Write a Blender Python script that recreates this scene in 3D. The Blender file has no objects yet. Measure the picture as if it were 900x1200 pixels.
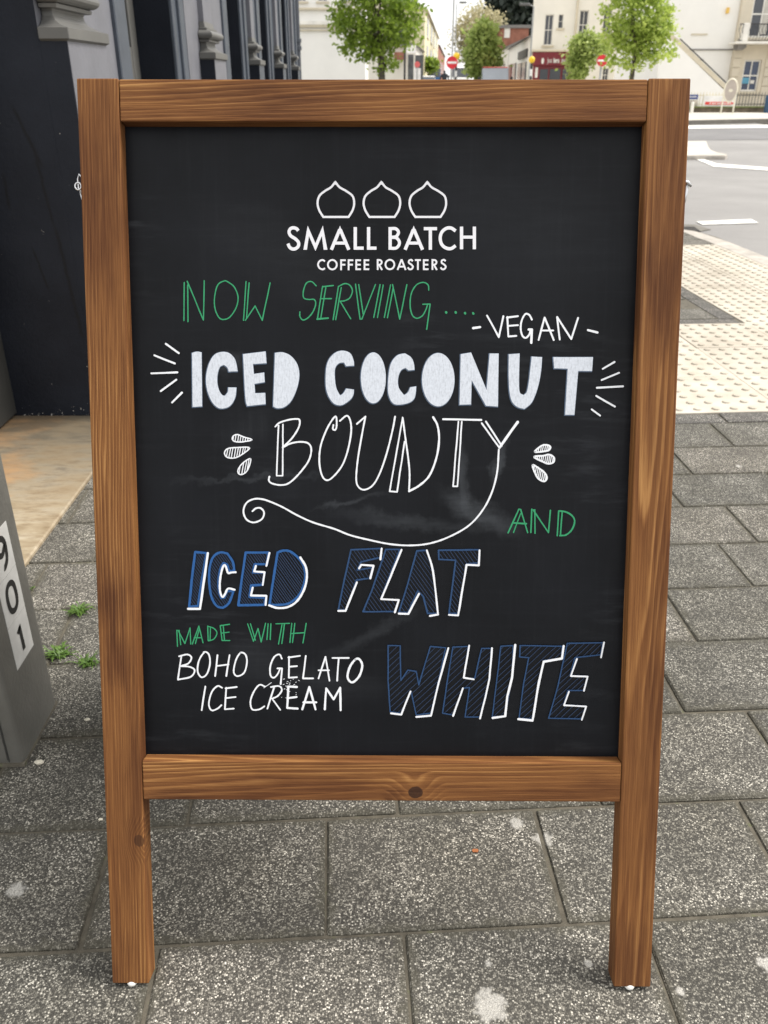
import bpy, bmesh, math, random
from math import sin, cos, tan, atan, pi, radians, sqrt, exp
from mathutils import Vector, Matrix
random.seed(11)
scene = bpy.context.scene
C = scene.collection

# ------------------------------------------------------------------ camera
H = 1.05                       # lens height
F = 1000.0                     # focal length in pixels of the 900x1200 photograph
TH = atan(0.505)               # downward pitch
c_, s_ = cos(TH), sin(TH)
cam_d = bpy.data.cameras.new('camera'); cam = bpy.data.objects.new('camera', cam_d); C.objects.link(cam)
cam.location = (0, 0, H); cam.rotation_euler = (pi/2 - TH, 0, 0)
cam_d.sensor_fit = 'AUTO'; cam_d.sensor_width = 36; cam_d.lens = 36*F/1200
cam_d.clip_start = 0.02; cam_d.clip_end = 3000
cam_d.dof.use_dof = True; cam_d.dof.focus_distance = 1.0; cam_d.dof.aperture_fstop = 13
scene.camera = cam
scene.render.resolution_x = 768; scene.render.resolution_y = 1024

# ------------------------------------------------------------------ light
SUN_EL, SUN_AZ = radians(54), radians(74)        # azimuth clockwise from +Y (to the right, a little beyond the board)
w = bpy.data.worlds.new('World'); scene.world = w; w.use_nodes = True
nt = w.node_tree; nt.nodes.clear()
sky = nt.nodes.new('ShaderNodeTexSky'); sky.sky_type = 'NISHITA'; sky.sun_disc = False
sky.sun_elevation = SUN_EL; sky.sun_rotation = SUN_AZ; sky.dust_density = 3
tc = nt.nodes.new('ShaderNodeTexCoord')
cl = nt.nodes.new('ShaderNodeTexNoise'); cl.inputs['Scale'].default_value = 2.2; cl.inputs['Detail'].default_value = 5
nt.links.new(tc.outputs['Generated'], cl.inputs['Vector'])
cr = nt.nodes.new('ShaderNodeMapRange'); cr.inputs['From Min'].default_value = .3; cr.inputs['From Max'].default_value = .62
cr.inputs['To Min'].default_value = .72; cr.inputs['To Max'].default_value = .96
nt.links.new(cl.outputs['Fac'], cr.inputs['Value'])
mx = nt.nodes.new('ShaderNodeMix'); mx.data_type = 'RGBA'
mx.inputs[7].default_value = (9.6, 9.5, 9.3, 1)
nt.links.new(cr.outputs['Result'], mx.inputs[0]); nt.links.new(sky.outputs[0], mx.inputs[6])
bg = nt.nodes.new('ShaderNodeBackground'); bg.inputs['Strength'].default_value = 0.085
nt.links.new(mx.outputs[2], bg.inputs['Color'])
wo = nt.nodes.new('ShaderNodeOutputWorld'); nt.links.new(bg.outputs[0], wo.inputs['Surface'])
sd = bpy.data.lights.new('sun', 'SUN'); sd.energy = 2.5; sd.angle = radians(24); sd.color = (1, .95, .88)
so = bpy.data.objects.new('sun', sd); C.objects.link(so)
so.rotation_euler = (pi/2 - SUN_EL, 0, pi - SUN_AZ); so.location = (3, -3, 8)
scene.view_settings.view_transform = 'Standard'; scene.view_settings.look = 'None'
scene.view_settings.exposure = 0.92; scene.view_settings.gamma = 1

# ------------------------------------------------------------------ measuring helpers
def ray(px, py):
    a = (px-450)/F; d = (py-600)/F
    return Vector((a, c_ - d*s_, -s_ - d*c_))
def gnd(px, py, z=0):
    r = ray(px, py); t = (z-H)/r.z; return Vector((r.x*t, r.y*t, z))
def atY(px, py, Y):
    r = ray(px, py); t = Y/r.y; return Vector((r.x*t, Y, H + r.z*t))
def atX(px, py, X):
    r = ray(px, py); t = X/r.x; return Vector((X, r.y*t, H + r.z*t))

# ------------------------------------------------------------------ object helpers
W = {}                                   # world origin of every object
def put(o, parent=None, loc=(0, 0, 0)):
    loc = Vector(loc); W[o.name] = loc
    C.objects.link(o)
    if parent is not None:
        o.parent = parent; o.location = loc - W[parent.name]
    else: o.location = loc
    return o
def mesh_of(bm, name, mat, smooth=False):
    me = bpy.data.meshes.new(name); bm.normal_update(); bm.to_mesh(me); bm.free()
    for m in (mat if isinstance(mat, (list, tuple)) else [mat]): me.materials.append(m)
    if smooth: me.shade_smooth() if hasattr(me, 'shade_smooth') else [setattr(p, 'use_smooth', True) for p in me.polygons]
    return me
def obj(name, bm, mat, parent=None, loc=None, smooth=False, label=None):
    """bm is in world coordinates; loc is the origin it gets"""
    base = Vector(loc) if loc is not None else Vector((0, 0, 0))
    if loc is not None: bmesh.ops.translate(bm, verts=bm.verts, vec=-base)
    o = bpy.data.objects.new(name, mesh_of(bm, name, mat, smooth))
    if label: o['label'] = label
    return put(o, parent, base)
def thing(name, label, cat, loc=(0, 0, 0), group=None):
    o = bpy.data.objects.new(name, None); o.empty_display_size = .1
    tag(o, label, cat, group); return put(o, None, loc)
def tag(o, label, cat, group=None):
    o['label'] = label; o['category'] = cat
    if group: o['group'] = group
    return o
def struct(o, kind='structure'): o['kind'] = kind; return o
def box(bm, x0, x1, y0, y1, z0, z1, bev=0, M=None, seg=1):
    r = bmesh.ops.create_cube(bm, size=1)
    vs = r['verts']
    for v in vs: v.co = Vector(((x0+x1)/2 + v.co.x*(x1-x0), (y0+y1)/2 + v.co.y*(y1-y0), (z0+z1)/2 + v.co.z*(z1-z0)))
    if bev:
        es = list({e for v in vs for e in v.link_edges})
        rr = bmesh.ops.bevel(bm, geom=es, offset=bev, segments=seg, affect='EDGES', profile=.5)
        vs = list({v for f in rr['faces'] for v in f.verts} | {v for v in vs if v.is_valid})
    if M is not None:
        for v in vs: v.co = M @ v.co
    return vs
def tube(bm, pts, r, seg=8, cap=True):
    pts = [Vector(p) for p in pts]; rings = []
    rr = r if isinstance(r, (list, tuple)) else [r]*len(pts)
    prev = None
    for i, p in enumerate(pts):
        d = (pts[min(i+1, len(pts)-1)] - pts[max(i-1, 0)]).normalized()
        if prev is None:
            a = d.orthogonal().normalized()
        else:
            a = (prev - d*prev.dot(d)).normalized()
        prev = a; b = d.cross(a)
        rings.append([bm.verts.new(p + (a*cos(2*pi*k/seg) + b*sin(2*pi*k/seg))*rr[i]) for k in range(seg)])
    for q in range(len(rings)-1):
        for k in range(seg):
            bm.faces.new((rings[q][k], rings[q][(k+1) % seg], rings[q+1][(k+1) % seg], rings[q+1][k]))
    if cap: bm.faces.new(rings[0][::-1]); bm.faces.new(rings[-1])
def prism(bm, pts, z0, z1):
    """pts in plan (x, y), extruded z0..z1"""
    a = [bm.verts.new((p[0], p[1], z0)) for p in pts]; b = [bm.verts.new((p[0], p[1], z1)) for p in pts]
    n = len(pts)
    for i in range(n): bm.faces.new((a[i], a[(i+1) % n], b[(i+1) % n], b[i]))
    bm.faces.new(b); bm.faces.new(a[::-1])
    bmesh.ops.recalc_face_normals(bm, faces=bm.faces)
def prismY(bm, pts, y0, y1):
    """pts in elevation (x, z), extruded along y"""
    a = [bm.verts.new((p[0], y0, p[1])) for p in pts]; b = [bm.verts.new((p[0], y1, p[1])) for p in pts]
    n = len(pts)
    for i in range(n): bm.faces.new((a[i], a[(i+1) % n], b[(i+1) % n], b[i]))
    bm.faces.new(b); bm.faces.new(a[::-1])
    bmesh.ops.recalc_face_normals(bm, faces=bm.faces)
def disc(bm, c, r, n, thick, seg=24, ry=None):
    """thick disc with axis n; ry: vertical radius"""
    n = Vector(n).normalized(); a = n.cross(Vector((0, 0, 1))).normalized(); b = a.cross(n)*-1
    ry = ry or r; c = Vector(c)
    A = [bm.verts.new(c + a*r*cos(2*pi*k/seg) + b*ry*sin(2*pi*k/seg)) for k in range(seg)]
    B = [bm.verts.new(v.co + n*thick) for v in A]
    for k in range(seg): bm.faces.new((A[k], A[(k+1) % seg], B[(k+1) % seg], B[k]))
    bm.faces.new(A[::-1]); bm.faces.new(B); bmesh.ops.recalc_face_normals(bm, faces=bm.faces)
def BM(): return bmesh.new()

# ------------------------------------------------------------------ materials
def srgb(r, g, b):
    f = lambda v: (v/255/12.92) if v/255 <= .04045 else ((v/255+.055)/1.055)**2.4
    return (f(r), f(g), f(b), 1)
class NT:
    def __init__(s, name):
        s.m = bpy.data.materials.new(name); s.m.use_nodes = True; s.t = s.m.node_tree; s.t.nodes.clear()
        s.o = s.n('OutputMaterial'); s.b = s.n('BsdfPrincipled'); s.l(s.b.outputs[0], s.o.inputs[0])
    def n(s, t): return s.t.nodes.new('ShaderNode'+t)
    def l(s, a, b): s.t.links.new(a, b)
    def val(s, inp, v):
        if isinstance(v, bpy.types.NodeSocket): s.l(v, inp)
        elif v is not None: inp.default_value = v
    def math(s, op, a, b=None, c=None, clamp=False):
        n = s.n('Math'); n.operation = op; n.use_clamp = clamp
        s.val(n.inputs[0], a); s.val(n.inputs[1], b)
        if c is not None: s.val(n.inputs[2], c)
        return n.outputs[0]
    def vmath(s, op, a, b=None, out=0):
        n = s.n('VectorMath'); n.operation = op; s.val(n.inputs[0], a); s.val(n.inputs[1], b) if b is not None else None
        return n.outputs[out]
    def noise(s, vec, scale, detail=3, rough=.55, out='Fac', dist=0):
        n = s.n('TexNoise'); n.inputs['Scale'].default_value = scale; n.inputs['Detail'].default_value = detail
        n.inputs['Roughness'].default_value = rough; n.inputs['Distortion'].default_value = dist
        if vec is not None: s.l(vec, n.inputs['Vector'])
        return n.outputs[out]
    def mapp(s, vec, scale=(1, 1, 1), loc=(0, 0, 0), rot=(0, 0, 0)):
        n = s.n('Mapping'); n.inputs['Scale'].default_value = scale; n.inputs['Location'].default_value = loc
        n.inputs['Rotation'].default_value = rot; s.l(vec, n.inputs['Vector']); return n.outputs[0]
    def mr(s, v, a, b, c=0, d=1, smooth=False):
        n = s.n('MapRange'); n.inputs['From Min'].default_value = a; n.inputs['From Max'].default_value = b
        n.inputs['To Min'].default_value = c; n.inputs['To Max'].default_value = d
        if smooth: n.interpolation_type = 'SMOOTHSTEP'
        s.l(v, n.inputs['Value']); return n.outputs['Result']
    def mix(s, f, a, b, mode='MIX'):
        n = s.n('Mix'); n.data_type = 'RGBA'; n.blend_type = mode; s.val(n.inputs[0], f); s.val(n.inputs[6], a); s.val(n.inputs[7], b)
        return n.outputs[2]
    def ramp(s, v, stops):
        n = s.n('ValToRGB'); e = n.color_ramp.elements
        while len(e) < len(stops): e.new(.5)
        for q, (p, col) in zip(e, stops): q.position = p; q.color = col
        s.l(v, n.inputs[0]); return n.outputs[0]
    def bump(s, h, strength, dist=.01):
        n = s.n('Bump'); n.inputs['Strength'].default_value = strength; n.inputs['Distance'].default_value = dist
        s.l(h, n.inputs['Height']); s.l(n.outputs[0], s.b.inputs['Normal'])
    def pos(s): return s.n('NewGeometry').outputs['Position']
    def oc(s): return s.n('TexCoord').outputs['Object']
    def rnd(s): return s.n('ObjectInfo').outputs['Random']
    def col(s, c): s.val(s.b.inputs['Base Color'], c)
    def set(s, rough=None, metal=None, spec=None):
        if rough is not None: s.val(s.b.inputs['Roughness'], rough)
        if metal is not None: s.val(s.b.inputs['Metallic'], metal)
        if spec is not None: s.val(s.b.inputs['Specular IOR Level'], spec)
def paint(name, col, rough=.5, metal=0, var=.12, scale=3, bump=0, bscale=60):
    k = NT(name); p = k.pos()
    n = k.noise(p, scale, 5, .6)
    d = tuple(x*(1-var) for x in col[:3])+(1,); e = tuple(min(1, x*(1+var)) for x in col[:3])+(1,)
    k.col(k.mix(k.mr(n, .35, .65), d, e)); k.set(rough, metal)
    if bump: k.bump(k.noise(p, bscale, 4), bump, .004)
    return k.m
def leafmat(name, a, b, trans=.35):
    k = NT(name); k.t.nodes.remove(k.b)
    at = k.n('Attribute'); at.attribute_name = 'tone'
    col = k.mix(at.outputs['Fac'], a, b)
    d = k.n('BsdfPrincipled'); k.l(col, d.inputs['Base Color']); d.inputs['Roughness'].default_value = .55
    t = k.n('BsdfTranslucent'); k.l(col, t.inputs[0])
    m = k.n('MixShader'); m.inputs[0].default_value = trans; k.l(d.outputs[0], m.inputs[1]); k.l(t.outputs[0], m.inputs[2])
    k.l(m.outputs[0], k.o.inputs[0]); return k.m

AL = radians(3.42)                      # the paving runs a little askew to the view
def uvw(u, v, z=0): return Vector((u*cos(AL) - v*sin(AL), u*sin(AL) + v*cos(AL), z))

def aggregate(name, dark, mid, light, amount=.38, scale=430, bump=.5, edge_dirt=None):
    k = NT(name); p = k.pos()
    pj = k.vmath('ADD', p, k.vmath('SCALE', k.noise(p, 160, 2, .5, 'Color'), None)) if False else p
    v = k.n('TexVoronoi'); v.inputs['Scale'].default_value = scale; v.inputs['Randomness'].default_value = 1
    k.l(k.mapp(p, (1, 1, .3)), v.inputs['Vector'])
    sep = k.n('SeparateColor'); k.l(v.outputs['Color'], sep.inputs[0])
    big = k.noise(p, 9, 4, .6); fine = k.noise(p, 480, 3, .7)
    thr = k.math('ADD', sep.outputs[0], k.mr(big, .3, .7, -.10, .10))
    stone = k.ramp(thr, [(0, dark), (1-amount-.28, dark), (1-amount-.05, mid), (1-.10, light), (1, (.78, .75, .68, 1))])
    edge = k.mr(v.outputs['Distance'], .30, .80, 0, 1)
    col = k.mix(k.math('MULTIPLY', edge, .85), stone, tuple(x*.75 for x in dark[:3])+(1,))
    col = k.mix(k.mr(fine, .35, .7, .0, .38), col, mid)
    ob = k.rnd(); col = k.mix(1, col, k.ramp(ob, [(0, (.80, .80, .78, 1)), (.5, (.97, .96, .93, 1)), (1, (1.12, 1.09, 1.06, 1))]), 'MULTIPLY')
    if edge_dirt:
        so_ = k.n('SeparateXYZ'); k.l(k.oc(), so_.inputs[0])
        ex = k.math('SUBTRACT', edge_dirt[0], k.math('ABSOLUTE', so_.outputs[0])); ey = k.math('SUBTRACT', edge_dirt[1], k.math('ABSOLUTE', so_.outputs[1]))
        ed = k.math('ADD', k.math('MINIMUM', ex, ey), k.mr(k.noise(p, 34, 5, .75), .25, .75, -.020, .016))
        col = k.mix(k.mr(ed, -.002, .014, .62, 0, True), col, (.075, .070, .052, 1))
    dirt = k.mr(k.noise(p, 3.1, 6, .65), .44, .70, 0, .55)
    col = k.mix(dirt, col, k.mix(1, col, (.62, .60, .54, 1), 'MULTIPLY'))
    # pale trodden stains at their own places on the paving
    st = None
    for (sx, sy, r) in STAINS:
        d = k.vmath('DISTANCE', k.mapp(p, (1, 1, 0)), (sx, sy, 0), 'Value')
        d = k.math('ADD', d, k.mr(k.noise(p, 60, 4, .7), .2, .8, -r*.8, r*.8))
        q = k.mr(d, r*.55, r, .8, 0)
        st = q if st is None else k.math('MAXIMUM', st, q)
    if st is not None: col = k.mix(k.math('MULTIPLY', st, k.mr(fine, .3, .55, .35, 1)), col, (.47, .455, .42, 1))
    k.col(col); k.set(.82, spec=.35)
    hgt = k.math('SUBTRACT', k.math('MULTIPLY', thr, .7), v.outputs['Distance'])
    k.bump(hgt, bump, .002)
    return k.m
STAINS = []
for px, py, r in ((575, 1178, .024), (637, 984, .016), (606, 966, .012), (20, 1043, .016), (572, 1130, .007), (690, 1128, .006),
                  (866, 546, .012), (898, 1128, .016), (797, 1162, .007)):
    q = gnd(px, py); STAINS.append((q.x, q.y, r))
M = {}
M['slab'] = aggregate('exposed_aggregate', (.042, .040, .036, 1), (.155, .148, .130, 1), (.38, .365, .325, 1), edge_dirt=(.1645, .103))
M['slab_far'] = aggregate('exposed_aggregate_far', (.042, .040, .036, 1), (.155, .148, .130, 1), (.38, .365, .325, 1))
sv = STAINS; STAINS = []
M['edging'] = aggregate('dark_aggregate', (.06, .058, .055, 1), (.12, .115, .108, 1), (.27, .26, .25, 1), .3)
STAINS = sv
def mk_joint():
    k = NT('joint_dirt'); p = k.pos(); n = k.noise(p, 40, 5, .7)
    col = k.ramp(n, [(.3, (.065, .058, .044, 1)), (.6, (.12, .107, .082, 1)), (.75, (.10, .12, .045, 1))])
    k.col(col); k.set(.95); k.bump(n, .6, .005); return k.m
M['joint'] = mk_joint()
def mk_tactile():
    k = NT('buff_tactile'); p = k.pos()
    n = k.noise(p, 5, 6, .65); f = k.noise(p, 260, 3, .7)
    col = k.ramp(n, [(.3, (.38, .345, .285, 1)), (.55, (.50, .465, .40, 1)), (.75, (.56, .53, .47, 1))])
    col = k.mix(k.mr(f, .45, .7, 0, .25), col, (.36, .31, .25, 1))
    col = k.mix(1, col, k.ramp(k.rnd(), [(0, (.86, .84, .82, 1)), (1, (1.05, 1.04, 1.02, 1))]), 'MULTIPLY')
    z = k.n('SeparateXYZ'); k.l(p, z.inputs[0])
    col = k.mix(k.mr(z.outputs[2], .0010, .0050, 0, .30), col, (.36, .32, .26, 1))   # blisters coloured darker towards their tops
    k.col(col); k.set(.8); k.bump(f, .3, .002); return k.m
M['tactile'] = mk_tactile()
def mk_asphalt(name, a, b):
    k = NT(name); p = k.pos()
    n = k.noise(p, .7, 6, .62); f = k.noise(p, 95, 4, .8)
    col = k.mix(k.mr(n, .3, .7), a, b)
    col = k.mix(k.mr(f, .45, .75, 0, .5), col, tuple(x*.55 for x in a[:3])+(1,))
    k.col(col); k.set(.75, spec=.5); k.bump(f, .5, .01); return k.m
M['asphalt'] = mk_asphalt('worn_asphalt', (.20, .193, .188, 1), (.285, .277, .268, 1))
M['asphalt2'] = mk_asphalt('darker_asphalt', (.135, .132, .134, 1), (.19, .187, .19, 1))
M['kerb'] = paint('kerb_stone', (.40, .37, .33, 1), .85, var=.2, scale=9, bump=.4)
M['kerbline'] = paint('kerb_face', (.16, .15, .13, 1), .85, var=.2, scale=9)
M['roadpaint'] = paint('road_paint', (.78, .77, .72, 1), .7, var=.12, scale=14)
M['iron'] = paint('drain_iron', (.07, .065, .06, 1), .6, .4)
M['farpave'] = paint('pale_paving', (.47, .44, .39, 1), .85, var=.12, scale=2)
M['ground'] = paint('ground_earth', (.22, .21, .18, 1), .9, var=.2, scale=.3)

def mk_wood(name, knots=(), tone=1.0, patches=(), cx=.05, rot=.035, seed=0, per=.0046):
    k = NT(name)
    at = k.n('Attribute'); at.attribute_name = 'grain'; g = at.outputs['Vector']
    warp = k.noise(k.mapp(g, (9, 9, .9), (seed, 0, seed)), 1.5, 3, .5, 'Color')
    warp = k.vmath('SUBTRACT', warp, (.5, .5, .5))
    sc = k.n('VectorMath'); sc.operation = 'SCALE'; k.l(warp, sc.inputs[0]); sc.inputs['Scale'].default_value = .030
    q = k.vmath('ADD', k.mapp(g, (1, 1, 1), (cx, .035, 0), (rot, -rot*.8, 0)), sc.outputs[0])
    sp = k.n('SeparateXYZ'); k.l(q, sp.inputs[0])
    r = k.math('SQRT', k.math('ADD', k.math('MULTIPLY', sp.outputs[0], sp.outputs[0]), k.math('MULTIPLY', sp.outputs[1], sp.outputs[1])))
    gx = k.n('SeparateXYZ'); k.l(g, gx.inputs[0])
    kn = None
    for (ka, kl, kr) in knots:
        da = k.math('SUBTRACT', gx.outputs[0], ka); dl = k.math('MULTIPLY', k.math('SUBTRACT', gx.outputs[2], kl), .84)
        d = k.math('SQRT', k.math('ADD', k.math('MULTIPLY', da, da), k.math('MULTIPLY', dl, dl)))
        fall = k.mr(d, 0, kr*3.6, 1, 0, True)
        r = k.math('ADD', r, k.math('MULTIPLY', fall, kr*1.5))
        dn = k.math('ADD', d, k.mr(k.noise(g, 90, 3), 0, 1, -.0018, .0018))
        q1 = k.mr(dn, kr*.72, kr*.84, 1, 0, True)
        kn = q1 if kn is None else k.math('MAXIMUM', kn, q1)
    ph = k.math('MULTIPLY', k.math('ADD', r, k.math('MULTIPLY', k.math('SINE', k.math('MULTIPLY', r, 190)), .0011)), 2*pi/per)
    ph = k.math('ADD', ph, k.mr(k.noise(k.mapp(g, (36, 36, 1.3)), 1, 3), 0, 1, -4.2, 4.2))
    wv = k.math('FRACT', k.math('MULTIPLY', ph, 1/(2*pi)))
    band = k.ramp(wv, [(0, (0, 0, 0, 1)), (.50, (.30, .30, .30, 1)), (.80, (1, 1, 1, 1)), (.90, (.85, .85, .85, 1)), (1, (.02, .02, .02, 1))])
    fine = k.noise(k.mapp(g, (620, 620, 11)), 1, 4, .65)
    pores = k.noise(k.mapp(g, (1500, 1500, 50)), 1, 2, .5)
    fac = k.math('ADD', k.math('MULTIPLY', k.math('MULTIPLY', band, k.mr(k.noise(k.mapp(g, (30, 30, 2.5), (5, 1, 0)), 1, 3), .3, .7, .10, .66)), 1), k.math('ADD', k.mr(fine, .28, .72, -.14, .34), k.mr(k.noise(k.mapp(g, (210, 210, 5), (seed, 3, 0)), 1, 4, .6), .3, .7, -.10, .20)), None, True)
    # the stain soaks the soft early wood; hard late wood stays lighter
    col = k.ramp(fac, [(0, tuple(x*tone for x in (.125, .045, .0130))+(1,)), (.42, tuple(x*tone for x in (.228, .096, .0280))+(1,)), (1, tuple(x*tone for x in (.46, .238, .080))+(1,))])
    blotch = k.noise(k.mapp(g, (16, 16, 3.6), (seed*2, 0, 0)), 1, 4, .55)
    col = k.mix(k.mr(blotch, .42, .70, 0, .85, True), col, k.mix(1, col, (.50, .42, .40, 1), 'MULTIPLY'))
    for (pa_, pl_, ra, rl, am) in patches:
        da = k.math('DIVIDE', k.math('SUBTRACT', gx.outputs[0], pa_), ra); dl = k.math('DIVIDE', k.math('SUBTRACT', gx.outputs[2], pl_), rl)
        d = k.math('SQRT', k.math('ADD', k.math('MULTIPLY', da, da), k.math('MULTIPLY', dl, dl)))
        d = k.math('ADD', d, k.mr(k.noise(k.mapp(g, (90, 90, 9)), 1, 5, .65), .25, .75, -.9, .9))
        col = k.mix(k.mr(d, .0, 1.5, am, 0, True), col, k.mix(1, col, (.46, .38, .38, 1), 'MULTIPLY'))
    col = k.mix(k.mr(pores, .60, .75, 0, .35), col, (.10, .04, .016, 1))
    if kn is not None:
        core = k.mix(k.noise(g, 160, 3), (.010, .004, .003, 1), (.055, .020, .008, 1)); col = k.mix(k.math('MULTIPLY', kn, .62 if seed == 3 else .92), col, core)
    k.col(col); k.set(k.mr(fac, 0, 1, .80, .66), spec=.28)
    k.bump(k.math('ADD', k.math('MULTIPLY', fac, .7), k.math('MULTIPLY', fine, .5)), .35, .0016)
    return k.m
def mk_panel():
    k = NT('chalkboard_paint'); at = k.n('Attribute'); at.attribute_name = 'grain'; g = at.outputs['Vector']
    base = k.mix(k.mr(k.noise(g, 6, 5, .6), .35, .7), (.0024, .0030, .0046, 1), (.0056, .0066, .0094, 1))
    # wiped chalk smears: long soft streaks, masked by big clouds
    st = k.noise(k.mapp(g, (10, 70, 1), (0, 0, 0), (0, 0, .5)), 1, 5, .65)
    st2 = k.noise(k.mapp(g, (160, 6, 1)), 1, 4, .6); st3 = k.noise(k.mapp(g, (5, 120, 1), (3, 0, 0), (0, 0, -.18)), 1, 5, .6)
    cl_ = k.mr(k.noise(k.mapp(g, (4, 5, 1), (2.3, .7, 0)), 1, 4, .6), .5, .75, 0, 1, True)
    sm = k.math('MULTIPLY', k.mr(st, .5, .85, 0, 1), cl_)
    f = k.math('ADD', k.math('MULTIPLY', sm, .12), k.mr(st2, .52, .85, 0, .009))
    f = k.math('ADD', f, k.mr(st3, .56, .85, 0, .012))
    # wiped patch with a curved rim left by the cloth, and rubs near the lettering
    w0 = k.n('VectorMath'); w0.operation = 'SCALE'; k.l(k.vmath('SUBTRACT', k.noise(g, 22, 5, .7, 'Color'), (.5, .5, .5)), w0.inputs[0]); w0.inputs['Scale'].default_value = .045; wrp = w0.outputs[0]
    for (sx, sy, a, b, rot, amt) in SMUDGES:
        q = k.mapp(k.vmath('ADD', k.vmath('SUBTRACT', g, (sx, sy, 0)), wrp), (1, 1, 0), (0, 0, 0), (0, 0, rot))
        q = k.mapp(q, (1/a, 1/b, 0)); d = k.vmath('LENGTH', q, out='Value')
        q2 = k.mr(d, .1, 1, 1, 0, True)
        f = k.math('ADD', f, k.math('MULTIPLY', k.math('MULTIPLY', q2, k.mr(st if rot < .8 else st2, .25, .75, .25, 1)), amt*.36))
    col = k.mix(k.math('MINIMUM', f, .6), base, (.33, .36, .40, 1))
    k.col(col); k.set(k.mr(k.noise(g, 14, 5), .3, .7, .38, .50), spec=.16)
    k.bump(k.noise(k.mapp(g, (300, 60, 1)), 1, 3), .12, .0006); return k.m

# ------------------------------------------------------------------ the chalkboard's own frame of reference
RB = Vector((-.004, .7069, 0)); YAW = radians(-.42)
LEAN = math.atan2(.3768, 1.053)
def frame_matrix():
    ev = Vector((0, sin(LEAN), cos(LEAN))); nn = Vector((0, -cos(LEAN), sin(LEAN)))
    m = Matrix(((1, ev.x, nn.x, 0), (0, ev.y, nn.y, 0), (0, ev.z, nn.z, 0), (0, 0, 0, 1)))
    return Matrix.Rotation(YAW, 4, 'Z') @ m
FM = Matrix.Translation(RB) @ frame_matrix()       # (across, up the slope, out of the face) -> world
FI = FM.inverted()
REC = .020                                          # how deep the board sits in its frame
def board_uv(px, py, w_=0.0):
    o = FI @ Vector((0, 0, H)); d = FI.to_3x3() @ ray(px, py); t = (w_-o.z)/d.z
    return Vector((o.x + d.x*t, o.y + d.y*t))
SMUDGES = []
for px, py, a, b, rot, amt in ((560, 600, .075, .022, .5, .42), (585, 540, .045, .010, 1.9, .40), (545, 560, .05, .012, 1.45, .30), (480, 612, .12, .014, .12, .22),
                               (300, 560, .13, .006, -.06, .22), (405, 590, .07, .006, -.2, .26), (270, 425, .03, .02, 0, .25), (440, 740, .10, .012, -.5, .16),
                               (380, 800, .10, .03, .1, .10), (300, 770, .05, .05, 0, .10), (290, 505, .03, .05, 1, .08), (620, 250, .2, .12, .4, .045), (330, 300, .16, .06, .5, .06)):
    q = board_uv(px, py, -REC); SMUDGES.append((q.x, q.y, a, b, rot, amt))

# ================================================================== GROUND, ROAD, PAVEMENT
bm = BM(); prism(bm, [(-400, -60), (900, -60), (900, 900), (-400, 900)], -.5, -.17)
struct(obj('ground', bm, M['ground']))
# road
bm = BM(); prism(bm, [(-1.2, -30), (140, -30), (140, 25.2), (10.4, 25.2), (60, 420), (30, 420), (-2, 25), (-60, 25), (-60, 13), (-1.2, 13)], -.165, -.020)
road = struct(obj('road', bm, M['asphalt']))
pts = [gnd(*q, -.016) for q in ((760, 164.5), (905, 163.6), (1500, 166), (1500, 150), (905, 149), (760, 150))]
bm = BM(); prism(bm, pts, -.0165, -.0155); struct(obj('road_resurfaced_strip', bm, M['asphalt2']))
def sheet(name, pp, mat, z=-.012):
    q = [gnd(x, y, z) for x, y in pp]
    b = BM(); prism(b, q, z-.004, z); return struct(obj(name, b, mat))
sheet('road_marking_dash', [(816, 259.5), (823, 263), (889, 261), (880, 256.6)], M['roadpaint'])
sheet('road_marking_line', [(806, 182.6), (815, 183), (840, 191.7), (900, 196.2), (990, 203), (990, 208), (900, 199.5), (836, 195), (826, 190.5)], M['roadpaint'])
sheet('road_marking_edge_line', [(720, 148.5), (905, 146.3), (1300, 141), (1300, 143.5), (905, 149.2), (720, 151.5)], M['roadpaint'])
# drain grate by the kerb
dr = thing('drain_grate', 'rusty iron drain grate set in the road at the kerb corner', 'drain', gnd(812, 266, -.014))
p4 = [gnd(x, y, -.012) for x, y in ((797, 262.5), (815, 263), (833, 268.5), (812, 272), (790, 270))]
bm = BM(); prism(bm, p4, -.018, -.0125); obj('grate_frame', bm, M['kerbline'], dr)
c0, ax, ay = gnd(797, 264, 0), gnd(814, 264.2, 0)-gnd(797, 264, 0), gnd(805, 270, 0)-gnd(797, 264, 0)
for i in range(9):
    bm = BM(); f0, f1 = (i+.15)/9, (i+.65)/9
    q = [c0+ax*f0+ay*.05, c0+ax*f1+ay*.05, c0+ax*f1+ay*.95, c0+ax*f0+ay*.95]
    prism(bm, [(v.x, v.y) for v in q], -.0125, -.006); obj('bar', bm, M['iron'], dr)

# pavement sheet (joints) with the slabs laid in it
outer = [uvw(2.915, -4), uvw(2.915, 6.55), uvw(2.86, 6.85), uvw(2.7, 7.08), uvw(2.45, 7.2), uvw(.6, 7.25), uvw(.45, 7.5), uvw(.45, 11.6), uvw(-3, 11.8)]
bm = BM(); prism(bm, [(v.x, v.y) for v in outer] + [(-3, -4)], -.15, -.0042)
pave = struct(obj('pavement', bm, M['joint']))
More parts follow.
